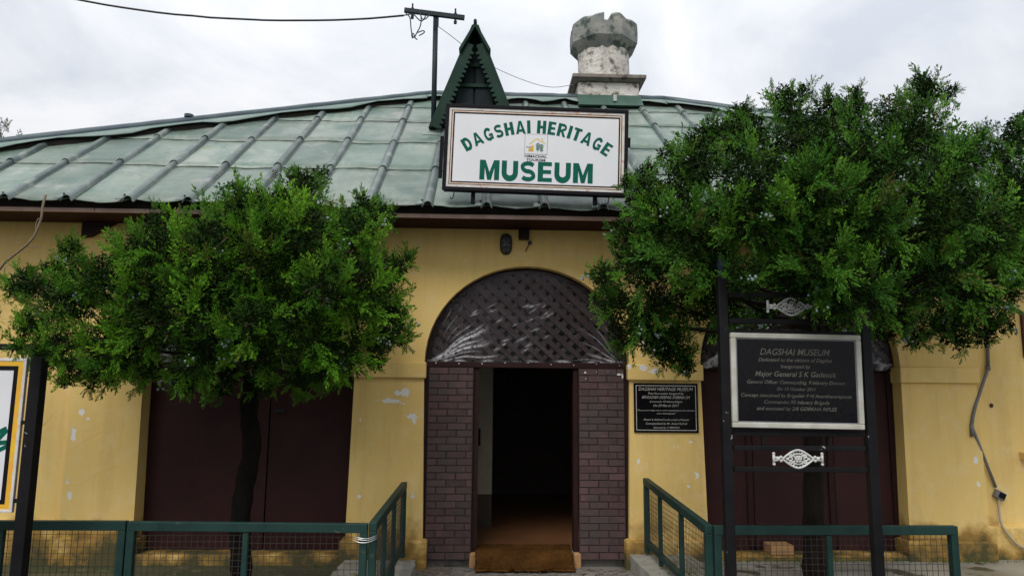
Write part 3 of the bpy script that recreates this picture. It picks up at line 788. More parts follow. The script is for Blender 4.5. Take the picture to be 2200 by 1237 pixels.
# ---------------------------------------------------------------- service pole and its wires
po = thing('service_pole', (-.71, 1.5, 4.94), 'green steel pole with a crossbar standing on the roof left of the gablet', 'pole')
PO = (-.71, 1.5, 4.94)
loc(MB().tube([(-.71,1.5,4.94),(-.715,1.5,6.56)], .034, 12), PO).build('post', STEEL, po, smooth=True)
loc(MB().bar((-1.125,1.47,6.615),(-.335,1.47,6.53), .05, .055), PO).build('crossbar', STEEL, po)
loc(MB().hexa([(-.85,1.41,4.90),(-.57,1.41,4.90),(-.57,1.62,5.03),(-.85,1.62,5.03),(-.76,1.45,4.97),(-.66,1.45,4.97),(-.66,1.55,5.04),(-.76,1.55,5.04)]), PO).build('base_flange', FLASH_M, po)
for x, z in ((-1.02, 6.60), (-.455, 6.545)):
    loc(MB().tube([(x,1.47,z-.09),(x,1.47,z+.11)], .012, 6).tube([(x,1.47,z-.10),(x,1.47,z-.06)], .022, 6).tube([(x,1.47,z+.03),(x,1.47,z+.05)], .02, 6), PO).build('insulator_pin', STEEL, po)
loc(MB().tube([(-.73,1.455,6.36),(-.73,1.455,6.50)], .01, 6).tube([(-.68,1.455,6.40),(-.68,1.455,6.52)], .01, 6), PO).build('clamp', STEEL, po)
wr = MB()
def wavy(a, b, n, amp, seed, sag=0):
    rg = random.Random(seed); a, b = Vector(a), Vector(b); out = []
    for i in range(n+1):
        t = i/n; p = a.lerp(b, t); p.z -= sag*4*t*(1-t)
        if 0 < i < n: p += Vector((rg.uniform(-amp, amp), rg.uniform(-amp, amp)*.5, rg.uniform(-amp, amp)))
        out.append(p)
    return out
def smooth_pts(P, it=2):
    P = [Vector(p) for p in P]
    for _ in range(it):
        Q = [P[0]]
        for a, b in zip(P[:-1], P[1:]): Q += [a.lerp(b, .25), a.lerp(b, .75)]
        Q.append(P[-1]); P = Q
    return P
for P in ([(-1.1,1.44,6.55),(-1.04,1.43,6.50),(-1.03,1.42,6.36),(-1.01,1.42,6.24),(-.98,1.42,6.20),(-.95,1.42,6.28),(-.9,1.43,6.38),(-.9,1.44,6.52)],
          [(-1.13,1.45,6.53),(-1.0,1.43,6.55),(-.93,1.43,6.46),(-.88,1.43,6.44),(-.84,1.44,6.53)],
          [(-.92,1.43,6.60),(-.9,1.42,6.48),(-.85,1.42,6.46),(-.79,1.43,6.54)],
          [(-1.0,1.42,6.20),(-1.02,1.41,6.25),(-.99,1.41,6.27),(-.97,1.41,6.2),(-.94,1.41,6.18)],
          [(-.94,1.42,6.28),(-.87,1.41,6.31),(-.84,1.42,6.29),(-.92,1.42,6.24)]):
    wr.tube(smooth_pts(P), .008, 5)
loc(wr, PO).build('loose_wires', CABLE_M, po)
tag(MB().tube(wavy((-1.13,1.45,6.53), (-6.6,1.5,6.93), 24, .004, 3, .27), .013, 6).build('overhead_cable', CABLE_M, smooth=True), 'thick black overhead cable sagging from the crossbar to the upper left', 'cable')
tag(MB().tube(smooth_pts([(-.70,1.5,6.43),(-.45,1.7,6.34),(-.1,2.1,6.22),(.4,2.5,6.17),(.9,2.8,6.15),(1.28,2.96,6.29)], 3), .0045, 5).build('thin_wire', GREYC), 'thin grey wire from the roof pole to the chimney', 'wire')

# ---------------------------------------------------------------- block lettering for the boards
T = .25
def strip(P, t, closed=False):
    P = [Vector((p[0], p[1], 0)) for p in P]
    P = [P[0]] + [q for o, q in zip(P[:-1], P[1:]) if (q-o).length > 1e-4]
    n = len(P); L = []; R = []
    for i in range(n):
        a = P[i]-P[i-1] if i else P[1]-P[0]
        b = P[i+1]-P[i] if i < n-1 else P[-1]-P[-2]
        a.normalize(); b.normalize()
        tg = (a+b).normalized(); nv = Vector((-tg.y, tg.x, 0)); s_ = t/2/max(.35, nv.dot(Vector((-a.y, a.x, 0))))
        L.append(P[i]+nv*s_); R.append(P[i]-nv*s_)
    return [[(L[i].x, L[i].y), (R[i].x, R[i].y), (R[i+1].x, R[i+1].y), (L[i+1].x, L[i+1].y)] for i in range(n-1)]
def arc(cx, cy, rx, ry, a0, a1, n=10):
    return [(cx+rx*cos(radians(a0+(a1-a0)*i/n)), cy+ry*sin(radians(a0+(a1-a0)*i/n))) for i in range(n+1)]
def rect(x0, y0, x1, y1): return [(x0,y0),(x1,y0),(x1,y1),(x0,y1)]
h = T/2; B_ = .20; k_ = B_/2
def glyph(c):
    h = T/2
    if c == 'I': return T, [rect(0,0,T,1)]
    if c == 'H': return .98, [rect(0,0,T,1), rect(.98-T,0,.98,1), rect(T,.40,.98-T,.60)]
    if c == 'E': return .84, [rect(0,0,T,1), rect(T,0,.84,B_), rect(T,1-B_,.82,1), rect(T,.405,.78,.595)]
    if c == 'T': return .86, [rect(.43-h,0,.43+h,1-B_), rect(0,1-B_,.86,1)]
    if c == 'A': return 1.06, [[(0,0),(.28,0),(.53,.74),(.53,1),(.38,1)], [(.78,0),(1.06,0),(.68,1),(.53,1),(.53,.74)], [(.335,.16),(.725,.16),(.66,.35),(.40,.35)]]
    if c == 'M': return 1.16, [rect(0,0,T*.95,1), rect(1.16-T*.95,0,1.16,1), [(T*.95,.62),(T*.95,1),(.33,1),(.58,.40),(.58,0),(.47,0)], [(1.16-T*.95,.62),(.69,0),(.58,0),(.58,.40),(.83,1),(1.16-T*.95,1)]]
    if c == 'D': return .98, [rect(0,0,T,1)] + strip([(T,k_),(.42,k_)]+arc(.46,.5,.98-h-.46,.5-k_,-90,90,12)+[(.42,1-k_),(T,1-k_)], (T+B_)/2*.93)
    if c == 'U': return .98, strip([(h,1),(h,.42)]+arc(.49,.40,.49-h,.40-k_-.01,180,360,12)+[(.98-h,.42),(.98-h,1)], T*.95)
    if c == 'G': return 1.04, strip(arc(.53,.5,.53-h,.5-k_,38,318,20), min(T*.88, .235)) + [rect(.56,.33,.985,.52), rect(.80,.06,.985,.33)]
    if c == 'S': return .90, strip(arc(.45,.735,.335,.265-k_,22,180,9)+arc(.45,.735,.335,.235,180,262,5)+arc(.45,.265,.335,.235,82,0,5)+arc(.45,.265,.335,.265-k_,0,-158,9), min(T*.84, .215))
    if c == 'R': return .98, [rect(0,0,T,1)] + strip([(T,1-k_),(.55,1-k_)]+arc(.58,.715,.265,.285-k_,90,-90,9)+[(.55,.43),(T,.43)], B_) + [[(.42,.36),(.68,0),(.98,0),(.68,.40),(.5,.40)]]
    return .5, []
def letters_flat(word, gap=.13):
    x = 0; out = []
    for c_ in word:
        if c_ == ' ': x += .5; continue
        w, polys = glyph(c_); out.append((c_, x, w, polys)); x += w+gap
    return x-gap, out
def word_straight(name, word, x0, x1, zb_, hgt, y, mat, parent):
    tot, L = letters_flat(word); sx = (x1-x0)/tot; b = MB(); q = 0
    for c_, x, w, polys in L:
        for P in polys:
            q += 1; yy = y-.00025*(q % 6)
            b.add([(x0+(x+px)*sx, yy, zb_+pz*hgt) for px, pz in P], [tuple(range(len(P)))])
    return b.build(name, mat, parent, fix=False)
def word_arc(name, word, cx, cz, R, half, hgt, y, mat, parent):
    tot, L = letters_flat(word, .16); b = MB(); q = 0
    xs = 2*half*R/tot
    for c_, x, w, polys in L:
        mid = x+w/2; an = -half + (mid/tot)*2*half
        for P in polys:
            q += 1; yy = y-.00025*(q % 6); pts = []
            for px, pz in P:
                lx = (px-w/2)*xs; lz = pz*hgt
                pts.append((cx + (R+lz)*sin(an) + lx*cos(an), yy, cz + (R+lz)*cos(an) - lx*sin(an)))
            b.add(pts, [tuple(range(len(P)))])
    return b.build(name, mat, parent)
def border(name, w, hh, inset, wid, y0, y1, mat, parent, bevel=0):
    a, c_ = w/2-inset, hh/2-inset
    b = MB().box(-a, a, y0, y1, c_-wid, c_).box(-a, a, y0, y1, -c_, -c_+wid).box(-a, -a+wid, y0, y1, -c_+wid, c_-wid).box(a-wid, a, y0, y1, -c_+wid, c_-wid)
    return b.build(name, mat, parent, bevel=bevel)

# main board above the eave
sg = thing('museum_signboard', (.466, -.75, 3.992), 'white board reading DAGSHAI HERITAGE MUSEUM in green letters hung above the eave', 'sign')
sg.rotation_euler = (radians(.82), radians(1.65), radians(-1.99))
SW, SH = 1.795, .87
MB().box(-SW/2+.01, SW/2-.01, .004, .10, -SH/2+.01, SH/2-.01).build('back_box', BLACK_S, sg)
MB().box(-SW/2+.03, SW/2-.03, -.010, .003, -SH/2+.03, SH/2-.03).build('face', WHITE_S, sg)
border('frame', SW, SH, 0, .036, -.022, .004, BLACK_S, sg, .004)
border('white_border', SW, SH, .0362, .024, -.0125, -.0101, WHITE_B, sg)
border('black_line', SW, SH, .0604, .007, -.0128, -.0101, BLACK_S, sg)
border('orange_line', SW, SH, .0676, .012, -.0122, -.0101, ORANGE_B, sg)
border('black_border', SW, SH, .0798, .013, -.0128, -.0101, BLACK_S, sg)
T = .36
word_arc('arched_lettering', 'DAGSHAI HERITAGE', .006, -1.035, 1.20, radians(34.5), .132, -.0112, GREEN_T, sg)
T = .31
word_straight('large_lettering', 'MUSEUM', -.540, .560, -.318, .198, -.0112, GREEN_T, sg)
T = .25
text('small_lettering', 'HIMACHAL', .215, .0, -.069, -.0112, BLACK_T, sg, off=.03, height=.026)
text('small_lettering', 'TOURISM', .185, .002, -.105, -.0112, BLACK_T, sg, off=.03, height=.026)
em = MB().box(-.112, .112, -.0118, -.0112, -.062, .142).build('emblem', WHITE_S, sg); em.location = (0, 0, .015)
e_ = MB()
for q in (rect(-.112,-.062,.112,-.0585), rect(-.112,.1385,.112,.142), rect(-.112,-.0585,-.1085,.1385), rect(.1085,-.0585,.112,.1385)):
    e_.add([(x, -.0121, z) for x, z in q], [(0,1,2,3)])
e_.build('outline', GREY_L, em)
e_ = MB()
for q in strip([(-.066,.036),(-.005,.088),(.018,.092),(.035,.073),(.048,.066),(.062,.072),(.086,.042)], .013):
    e_.add([(x, -.0122, z) for x, z in q], [(0,1,2,3)])
e_.build('mountain_line', PALE_Y, em)
e_ = MB().add([(x, -.0122, z) for x, z in [(-.072,-.036),(-.024,-.036),(-.024,.034),(-.04,.026),(-.052,.004),(-.072,-.006)]], [(0,1,2,3,4,5)])
e_.build('yellow_shape', YEL_L, em)
e_ = MB()
for q in strip(arc(-.074,.022,.022,.016,200,340,6), .007): e_.add([(x, -.0124, z) for x, z in q], [(0,1,2,3)])
e_.build('bird', BLACK_T, em)
e_ = MB().add([(x, -.0122, z) for x, z in arc(.058,.094,.010,.010,0,330,11)], [tuple(range(12))]); e_.build('sun_dot', PALE_Y, em)
e_ = MB()
for cx_, zt in ((.018, .050), (.054, .040)):
    qn = 0
    for q in ([rect(cx_-.002,-.042,cx_+.002,.03)] + sum([strip([(cx_-.020+.002*k, zt-.018-.0175*k),(cx_, zt-.0175*k),(cx_+.020-.002*k, zt-.018-.0175*k)], .0085) for k in range(4)], [])):
        qn += 1; e_.add([(x, -.0122-.0001*(qn % 5), z) for x, z in q], [(0,1,2,3)])
e_.build('pine_trees', GREEN_T, em)
for x in (-.78, .72):
    MB().tube(smooth_pts([(x,.0,-SH/2),(x,.0,-SH/2-.05),(x-.015,.0,-SH/2-.085),(x-.035,.0,-SH/2-.07)]), .006, 6).build('hook', STEEL, sg)
MB().box(-SW/2-.045, -SW/2-.012, .03, .07, -.30, .12).build('side_bracket', BLACK_S, sg)
MB().box(SW/2+.004, SW/2+.03, .03, .07, .08, .17).build('side_bracket', BLACK_S, sg)
for x in (-.6, .6):
    MB().box(x-.02, x+.02, .10, .14, -.52, .30).build('support_strut', STEEL, sg)

# ---------------------------------------------------------------- wall plaque
pq = thing('wall_plaque', (1.873, -.004, 1.507), 'small black engraved plaque fixed to the yellow pillar right of the door', 'plaque')
MB().box(-.335, .335, -.022, -.006, -.252, .252).build('slab', PLAQUE, pq, bevel=.004)
border('border_line', .67, .504, .022, .007, -.0235, -.0222, ENGRAVE, pq)
for s_, w, z, hh in (('DAGSHAI HERITAGE MUSEUM', .57, .190, .034), ('Post Renovation Inaugural by', .37, .146, None), ('BRIGADIER DEEPAK SVERNA SM', .50, .106, .028), ('Commander 95 Infantry Brigade', .34, .063, None),
                     ('On 29 March 2017', .27, .022, None), ('"May you never forget what is worth remembering nor ever remember', .60, -.026, None), ('what is best forgotten"', .20, -.058, None),
                     ('Blessed & dedicated to the people of Dagshai', .47, -.120, None), ('Conceptualised by Mr. Anand Sethi &', .43, -.160, None), ('Executed by 11 MADRAS', .27, -.200, None)):
    text('engraving', s_, w, 0, z, -.0228, ENGRAVE, pq, shear=.28, off=.004, height=hh)

# ---------------------------------------------------------------- framed sign in front (right)
def ornament(cx, cz, y, s_, o):
    b = MB()
    P = lambda pts: [(cx+x*s_, y, cz+z*s_) for x, z in pts]
    up = [(-.105,0),(-.07,.028),(-.03,.052),(0,.060),(.03,.052),(.07,.028),(.105,0)]
    for q in (1, -1):
        b.tube(P(smooth_xy([(x, z*q) for x, z in up])), .0075*s_, 6)
        b.tube(P(smooth_xy([(-.08,0),(-.05,.012*q),(-.02,.032*q),(0,.034*q),(.02,.032*q),(.05,.012*q),(.08,0)])), .006*s_, 6)
        for sd in (1, -1):
            b.tube(P(smooth_xy([(0,0),(.025*sd,.014*q),(.045*sd,.030*q),(.06*sd,.022*q),(.05*sd,.010*q),(.035*sd,.004*q)])), .006*s_, 6)
            b.tube(P(smooth_xy([(.008*sd,.048*q),(.03*sd,.058*q),(.04*sd,.045*q),(.025*sd,.036*q)])), .005*s_, 6)
            b.ball((cx+sd*.115*s_, y, cz+.012*q*s_), .011*s_)
            b.tube(P([(sd*.10,.008*q),(sd*.16,.010*q)]), .007*s_, 6)
    for sd in (1, -1):
        b.tube(P([(sd*.163,-.034),(sd*.163,.034)]), .009*s_, 6)
        b.ball((cx+sd*.163*s_, y, cz+.034*s_), .011*s_); b.ball((cx+sd*.163*s_, y, cz-.034*s_), .011*s_)
        b.ball((cx+sd*.135*s_, y, cz), .014*s_)
    for k in range(6):
        a = 2*pi*k/6; b.ball((cx+.017*s_*cos(a), y-.004, cz+.017*s_*sin(a)), .010*s_)
    b.ball((cx, y-.008, cz), .010*s_)
    return loc(b, o).build('ornament', ORN_M, None, smooth=True)
def smooth_xy(P, it=2):
    for _ in range(it):
        Q = [P[0]]
        for a, b in zip(P[:-1], P[1:]): Q += [(a[0]*.75+b[0]*.25, a[1]*.75+b[1]*.25), (a[0]*.25+b[0]*.75, a[1]*.25+b[1]*.75)]
        P = Q + [P[-1]]
    return P
st = thing('plaque_stand', (2.09, -2.75, -.13), 'black painted stand with white scroll ornaments holding the large museum plaque', 'sign stand')
SO = (2.09, -2.75, -.13)
for x in (1.613, 2.590):
    loc(MB().box(x-.032, x+.032, -2.782, -2.718, -.13, 2.44), SO).build('post', BLACK, st, bevel=.006)
    loc(MB().tube([(x,-2.75,2.44),(x,-2.75,2.47),(x,-2.75,2.50),(x,-2.75,2.54),(x,-2.75,2.58),(x,-2.75,2.62)], [.03,.022,.036,.03,.012,.003], 10), SO).build('finial', STEEL, st, smooth=True)
for z in (2.315, 2.135, 1.383, 1.288, 1.150):
    loc(MB().box(1.655, 2.548, -2.768, -2.732, z-.016, z+.016), SO).build('rail', BLACK, st, bevel=.003)
for z, sc in ((2.235, 1.0), (1.219, 1.0)):
    o = ornament(2.085, z, -2.765, sc, SO); o.parent = st
for x in (1.86, 2.31):
    loc(MB().box(x-.011, x+.011, -2.762, -2.738, 1.305, 1.366), SO).build('upright', BLACK, st)
loc(MB().box(1.645, 2.545, -2.765, -2.735, 1.402, 2.07), SO).build('back_board', BLACK, st)
lp = thing('large_plaque', (2.087, -2.79, 1.733), 'large black engraved plaque in a chipped white frame on the black stand', 'plaque')
lp.rotation_euler = (0, radians(.6), radians(-.6))
MB().box(-.415, .415, -.006, .022, -.285, .285).build('slab', PLAQUE, lp)
border('frame', .885, .628, 0, .035, -.020, .022, WFRAME, lp, .006)
border('inner_line', .885, .628, .0355, .007, -.0085, -.0062, GREY_L, lp)
for s_, w, z, hh in (('DAGSHAI MUSEUM', .475, .177, .043), ('Dedicated to the citizens of Dagshai', .50, .125, None), ('Inaugurated by', .20, .082, None), ('Major General S K Gadeock', .55, .030, .046),
                     ('General Officer Commanding, 9 Infantry Division', .66, -.024, None), ('On 13 October 2011', .26, -.068, None), ('Concept conceived by Brigadier P N Ananthanarayanan', .745, -.112, None),
                     ('Commander,95 Infantry Brigade', .44, -.155, None), ('and executed by 2/8 GORKHA RIFLES', .54, -.198, None)):
    text('engraving', s_, w, -.005, z+.012, -.0066, ENGRAVE2, lp, shear=.28, off=.002, height=hh)

# ---------------------------------------------------------------- board on posts at the left edge
ls = thing('sign_stand', (-3.42, -2.75, -.13), 'black steel stand holding the yellow bordered board at the left edge', 'sign stand')
LO = (-3.42, -2.75, -.13)
for x in (-2.913, -3.93):
    loc(MB().box(x-.037, x+.037, -2.79, -2.71, -.13, 1.93), LO).build('post', BLACK, ls, bevel=.005)
loc(MB().box(-3.893, -2.95, -2.77, -2.73, 1.885, 1.925), LO).build('rail', BLACK, ls)
for z in (1.42, .93):
    loc(MB().box(-2.985, -2.951, -2.765, -2.735, z-.012, z+.012), LO).build('lug', BLACK, ls)
    loc(MB().box(-3.892, -3.86, -2.765, -2.735, z-.012, z+.012), LO).build('lug', BLACK, ls)
lb = thing('museum_board', (-3.42, -2.75, 1.345), 'white board with black and yellow borders and a green letter at the left edge', 'sign')
BW, BH = .865, .975
MB().box(-BW/2+.004, BW/2-.004, -.008, .012, -BH/2+.004, BH/2-.004).build('face', WHITE_S, lb)
border('metal_edge', BW, BH, 0, .020, -.014, .014, WHITE_B, lb, .003)
border('yellow_border', BW, BH, .0205, .030, -.0105, -.0081, YEL_B, lb)
border('black_border', BW, BH, .0505, .028, -.0105, -.0081, BLACK_S, lb)
# the end of a word curving down to the right edge
b = MB(); w_, polys = glyph('M'); q = 0
for P in polys:
    q += 1; an = radians(-62); sc = .115; pts = []
    for px, pz in P:
        lx, lz = (px-w_/2)*sc, (pz-.5)*sc; pts.append((.320+lx*cos(an)-lz*sin(an), -.0090-.0002*q, -.035+lx*sin(an)+lz*cos(an)))
    b.add(pts, [tuple(range(len(P)))])
b.build('lettering', GREEN_T, lb)
MB().add([(x, -.0090, z) for x, z in arc(.285,-.325,.055,.055,0,345,23)], [tuple(range(24))]).build('yellow_disc', YEL_B, lb)

# ---------------------------------------------------------------- mesh fences
def wire_panel(A, Bp, z0, z1, pitch=.041, r=.0019):
    A, Bp = Vector(A), Vector(Bp); L = (Bp-A).length; dd = (Bp-A)/L; b = MB(); rg = random.Random(int(L*1000))
    n = int(L/pitch)
    side = Vector((dd.y, -dd.x, 0))
    for i in range(1, n):
        p = A+dd*(i*L/n)
        bow = rg.uniform(-.003, .003)
        b.tube([(p.x, p.y, z0), (p.x+side.x*bow, p.y+side.y*bow, (z0+z1)/2), (p.x, p.y, z1)], r, 4, False)
    m = int((z1-z0)/pitch)
    for j in range(1, m):
        z = z0+(z1-z0)*j/m
        pts = [A+dd*(L*k/6)+side*(.002+rg.uniform(-.002,.002)) for k in range(7)]
        b.tube([(p.x, p.y, z+rg.uniform(-.0015,.0015)) for p in pts], r, 4, False)
    return b
def fence(label, A, Bp, zt, zlo, posts, zg, w=.052, group='green mesh fence panels by the door'):
    A, Bp = Vector((*A, 0)), Vector((*Bp, 0)); L = (Bp-A).length; dd = (Bp-A).normalized()
    mid = (A+Bp)/2; o = (mid.x, mid.y, zg)
    t = thing('mesh_fence', o, label, 'fence', group)
    z_ = lambda s_: zt[0]+(zt[1]-zt[0])*s_
    zl = lambda s_: zlo[0]+(zlo[1]-zlo[0])*s_
    a, b_ = A-dd*w/2, Bp+dd*w/2
    loc(MB().bar((a.x,a.y,z_(0)-.031), (b_.x,b_.y,z_(1)-.031), w+.004, .062), o).build('top_rail', FENCE_M, t, bevel=.004)
    loc(MB().bar((A.x,A.y,zl(0)), (Bp.x,Bp.y,zl(1)), w*.8, .05), o).build('bottom_rail', FENCE_M, t, bevel=.004)
    ps = [0]+list(posts)+[1]
    for s_ in ps:
        p = A.lerp(Bp, s_); ww = w if s_ in (0, 1) else w*.72
        loc(MB().bar((p.x,p.y,zg), (p.x,p.y,z_(s_)-.0625), ww, ww, (dd.x, dd.y, 0)), o).build('post', FENCE_M, t, bevel=.004)
    for s0, s1 in zip(ps[:-1], ps[1:]):
        p, q = A.lerp(Bp, s0), A.lerp(Bp, s1)
        m = loc(wire_panel(p, q, (zl(s0)+zl(s1))/2, (z_(s0)+z_(s1))/2-.05), o).build('wire_mesh', WIRE_M, t); m['kind'] = 'stuff'
    return t
fence('green mesh fence panel at the far left behind the black signpost', (-4.2, -2.3), (-2.497, -2.3), (.735, .735), (.06, .06), (.52,), .02)
fence('long green mesh fence panel in front of the left juniper trunk', (-2.435, -2.3), (-.835, -2.3), (.733, .722), (.06, .06), (.49,), .02)
fence('green mesh railing running back to the wall left of the doorway', (-.775, -2.275), (-.785, -.16), (.728, .765), (.16, .17), (.30, .62), .05)
fence('green mesh railing running back to the wall right of the doorway', (1.612, -2.275), (1.622, -.17), (.715, .815), (.16, .20), (.36, .72), .10)
fence('green mesh fence panel behind the black plaque stand', (1.668, -2.3), (3.385, -2.3), (.715, .718), (.06, .06), (.47,), .105)
b = MB()
for k in range(3):
    z = .61+.012*k
    b.tube(smooth_pts([(-.90,-2.325,z+.004),(-.86,-2.345,z+random.uniform(-.01,.01)),(-.80,-2.345,z-random.uniform(-.008,.012)),(-.745,-2.32,z+.01),(-.74,-2.28,z+.012)]), .0019, 5)
tag(b.build('wire_tie', GALV), 'twisted silver wire binding the two fence posts left of the doorway', 'wire')

# ---------------------------------------------------------------- doormat
def doormat():
    b = MB(); rg = random.Random(11)
    prof = [(.30,.062),(.12,.065),(.03,.062),(-.02,.03),(-.06,-.015),(-.13,-.042),(-.22,-.056),(-.27,-.06)]
    nx = 40; vs = []; fs = []
    top = []
    pts = smooth_xy(prof, 2); m = len(pts)
    for (y, z) in pts:
        for i in range(nx+1):
            u = i/nx; x = -.072+.972*u
            vs.append((x+rg.uniform(-.004,.004), y+rg.uniform(-.006,.006)+.01*sin(u*9), z+.022+rg.uniform(-.003,.004)))
    fs = [(j*(nx+1)+i, (j+1)*(nx+1)+i, (j+1)*(nx+1)+i+1, j*(nx+1)+i+1) for j in range(m-1) for i in range(nx)]
    b.add(vs, fs)
    o = b.build('doormat', MAT_M, None, smooth=True)
    md = o.modifiers.new('thickness', 'SOLIDIFY'); md.thickness = .022; md.offset = -1
    return o, vs
dm, dv_ = doormat()
tag(dm, 'brown coir doormat draped over the doorstep', 'doormat')
fb = MB(); rg = random.Random(12)
for _ in range(5200):
    p = Vector(rg.choice(dv_)) + Vector((rg.uniform(-.015,.015), rg.uniform(-.015,.015), 0))
    t_ = Vector((rg.uniform(-.016,.016), rg.uniform(-.022,.006), rg.uniform(.004,.018)))
    s_ = t_.cross(Vector((rg.random(), rg.random(), rg.random()))).normalized()*.0016
    fb.add([p-s_, p+s_, p+t_], [(0,1,2)])
fo = fb.build('pile', MAT_M, dm); fo['kind'] = 'stuff'

# ---------------------------------------------------------------- wall fittings
lm = thing('bulkhead_lamp', (.203, 0, 3.09), 'oval dark bulkhead lamp with cage on the wall above the arch', 'lamp')
b = MB(); vs = []; n = 24
def oval(a, y, sx, sz): return (sx*math.copysign(abs(cos(a))**.8, cos(a)), y, .112+sz*math.copysign(abs(sin(a))**.8, sin(a)))
prof = [(-.001, .066, .112), (-.03, .066, .112), (-.045, .058, .104), (-.046, .050, .096)]
vs = [oval(2*pi*k/n, y, sx, sz) for y, sx, sz in prof for k in range(n)]
fs = [(i*n+k, (i+1)*n+k, (i+1)*n+(k+1) % n, i*n+(k+1) % n) for i in range(3) for k in range(n)]
b.add(vs, fs).build('body', LAMP_M, lm, smooth=True, fix=True)
gm, gt, gb = mat_nodes("frosted lamp glass"); gb.inputs['Base Color'].default_value = (.10,.105,.11,1); gb.inputs['Roughness'].default_value = .2
prof = [(-.044, .049, .095), (-.07, .042, .084), (-.088, .026, .058), (-.094, .003, .006)]
vs = [oval(2*pi*k/n, y, sx, sz) for y, sx, sz in prof for k in range(n)]
MB().add(vs, fs).build('glass', gm, lm, smooth=True, fix=True)
cg = MB()
for z in (.06, .112, .164):
    w = .058*(1-((z-.112)/.14)**2); cg.tube(smooth_pts([(-w,-.04,z),(-w*.9,-.085,z),(0,-.105,z),(w*.9,-.085,z),(w,-.04,z)]), .005, 5)
cg.tube(smooth_pts([(0,-.04,.012),(0,-.08,.03),(0,-.107,.112),(0,-.08,.194),(0,-.04,.212)]), .005, 5).build('cage', LAMP_M, lm)
tag(MB().tube([(.455,.0,3.222),(.455,-.03,3.222)], .022, 8).tube(smooth_pts([(.455,-.03,3.22),(.44,-.045,3.19),(.42,-.03,3.15),(.41,-.004,3.13)]), .006, 5).build('wall_hook', LAMP_M), 'small dark hook in the wall right of the bulkhead lamp', 'hook')
pipe = [(5.381,.04,3.35),(5.381,.04,2.30),(5.352,.03,1.952),(5.125,-.02,1.512),(5.091,-.02,1.344),(5.33,.035,.72)]
tag(MB().tube(pipe[:3], .017, 8).tube(smooth_pts(pipe[2:5], 2), .017, 8).tube([pipe[4], pipe[5]], .016, 8).tube([(5.352,.03,1.975),(5.352,.03,1.93)], .023, 8).tube([(5.091,-.02,1.37),(5.085,-.02,1.24)], .02, 8).build('conduit_pipe', GREYC, smooth=True), 'crooked grey conduit running down the yellow wall at right', 'pipe')
jb = thing('junction_box', (5.36, .055, .64), 'broken grey junction box low on the yellow wall at right', 'junction box')
jb.rotation_euler = (0, radians(28), 0)
MB().box(-.055, .055, -.05, 0, -.04, .04).build('case', GREYC, jb, bevel=.005)
MB().box(-.02, .045, -.056, -.051, -.025, .03).build('opening', BLACK_S, jb)
tag(MB().tube(smooth_pts([(5.35,.03,.62),(5.335,.02,.50),(5.315,-.02,.36),(5.365,-.035,.26),(5.45,-.03,.16),(5.56,-.03,.112)], 2), .011, 8).build('loose_cable', PALEC, smooth=True), 'pale loose cable hanging from the junction box to the ground', 'cable')
tag(MB().ball((5.37,.052,1.56), .022, 8, 5, (1,.5,1.1)).build('wall_plug', LAMP_M), 'dark plug hole in the yellow wall beside the conduit', 'wall plug')

# ================================================================ TREES
def plume_template(seed):
    rg = random.Random(seed); V = []; A = []
    def blade(p, dd, ln, wd, tp):
        dd = dd.normalized(); s_ = dd.cross(Vector((rg.uniform(-1,1), rg.uniform(-1,1), rg.uniform(-1,1)))).normalized()*wd
        m = p+dd*ln*.45
        for q, tip in ((p, 0), (m-s_, .45), (p+dd*ln, 1), (m+s_, .45)):
            V.append(q); A.append(min(1, tip*.55+tp))
    bend = Vector((rg.uniform(-.22,.22), rg.uniform(-.22,.22), 0))
    ax = lambda t: Vector((0,0,t)) + bend*t*t
    n = 9; az = rg.uniform(0, 6.28)
    for i in range(n):
        t = .05+.86*i/n; az += 2.4+rg.uniform(-.5,.5)
        an = radians(rg.uniform(24, 42)); tw = Vector((sin(an)*cos(az), .55*sin(an)*sin(az), cos(an))).normalized()
        ln = .36*(1-.68*t)*rg.uniform(.7, 1.2); p0 = ax(t)
        perp = tw.cross(Vector((rg.uniform(-1,1), rg.uniform(-1,1), rg.uniform(-1,1)))).normalized()
        for k in range(5):
            u = .15+.18*k; s2 = 1 if k % 2 else -1
            dd = (tw*.8 + perp*s2*rg.uniform(.45,.8) + Vector((rg.uniform(-.25,.25), rg.uniform(-.25,.25), rg.uniform(0,.45))))
            blade(p0+tw*ln*u, dd, rg.uniform(.095,.14)*(1.1-.35*u), rg.uniform(.022,.032), .45*u*(.35+.65*t))
        blade(p0+tw*ln*.92, tw, .11, .02, .45)
    for i in range(7):
        blade(ax(.84+.025*i), Vector((rg.uniform(-.45,.45), rg.uniform(-.45,.45), 1)), .11, .021, .45)
    return np.array(V, np.float32), np.array(A, np.float32)
TPL = [plume_template(100+i) for i in range(10)]
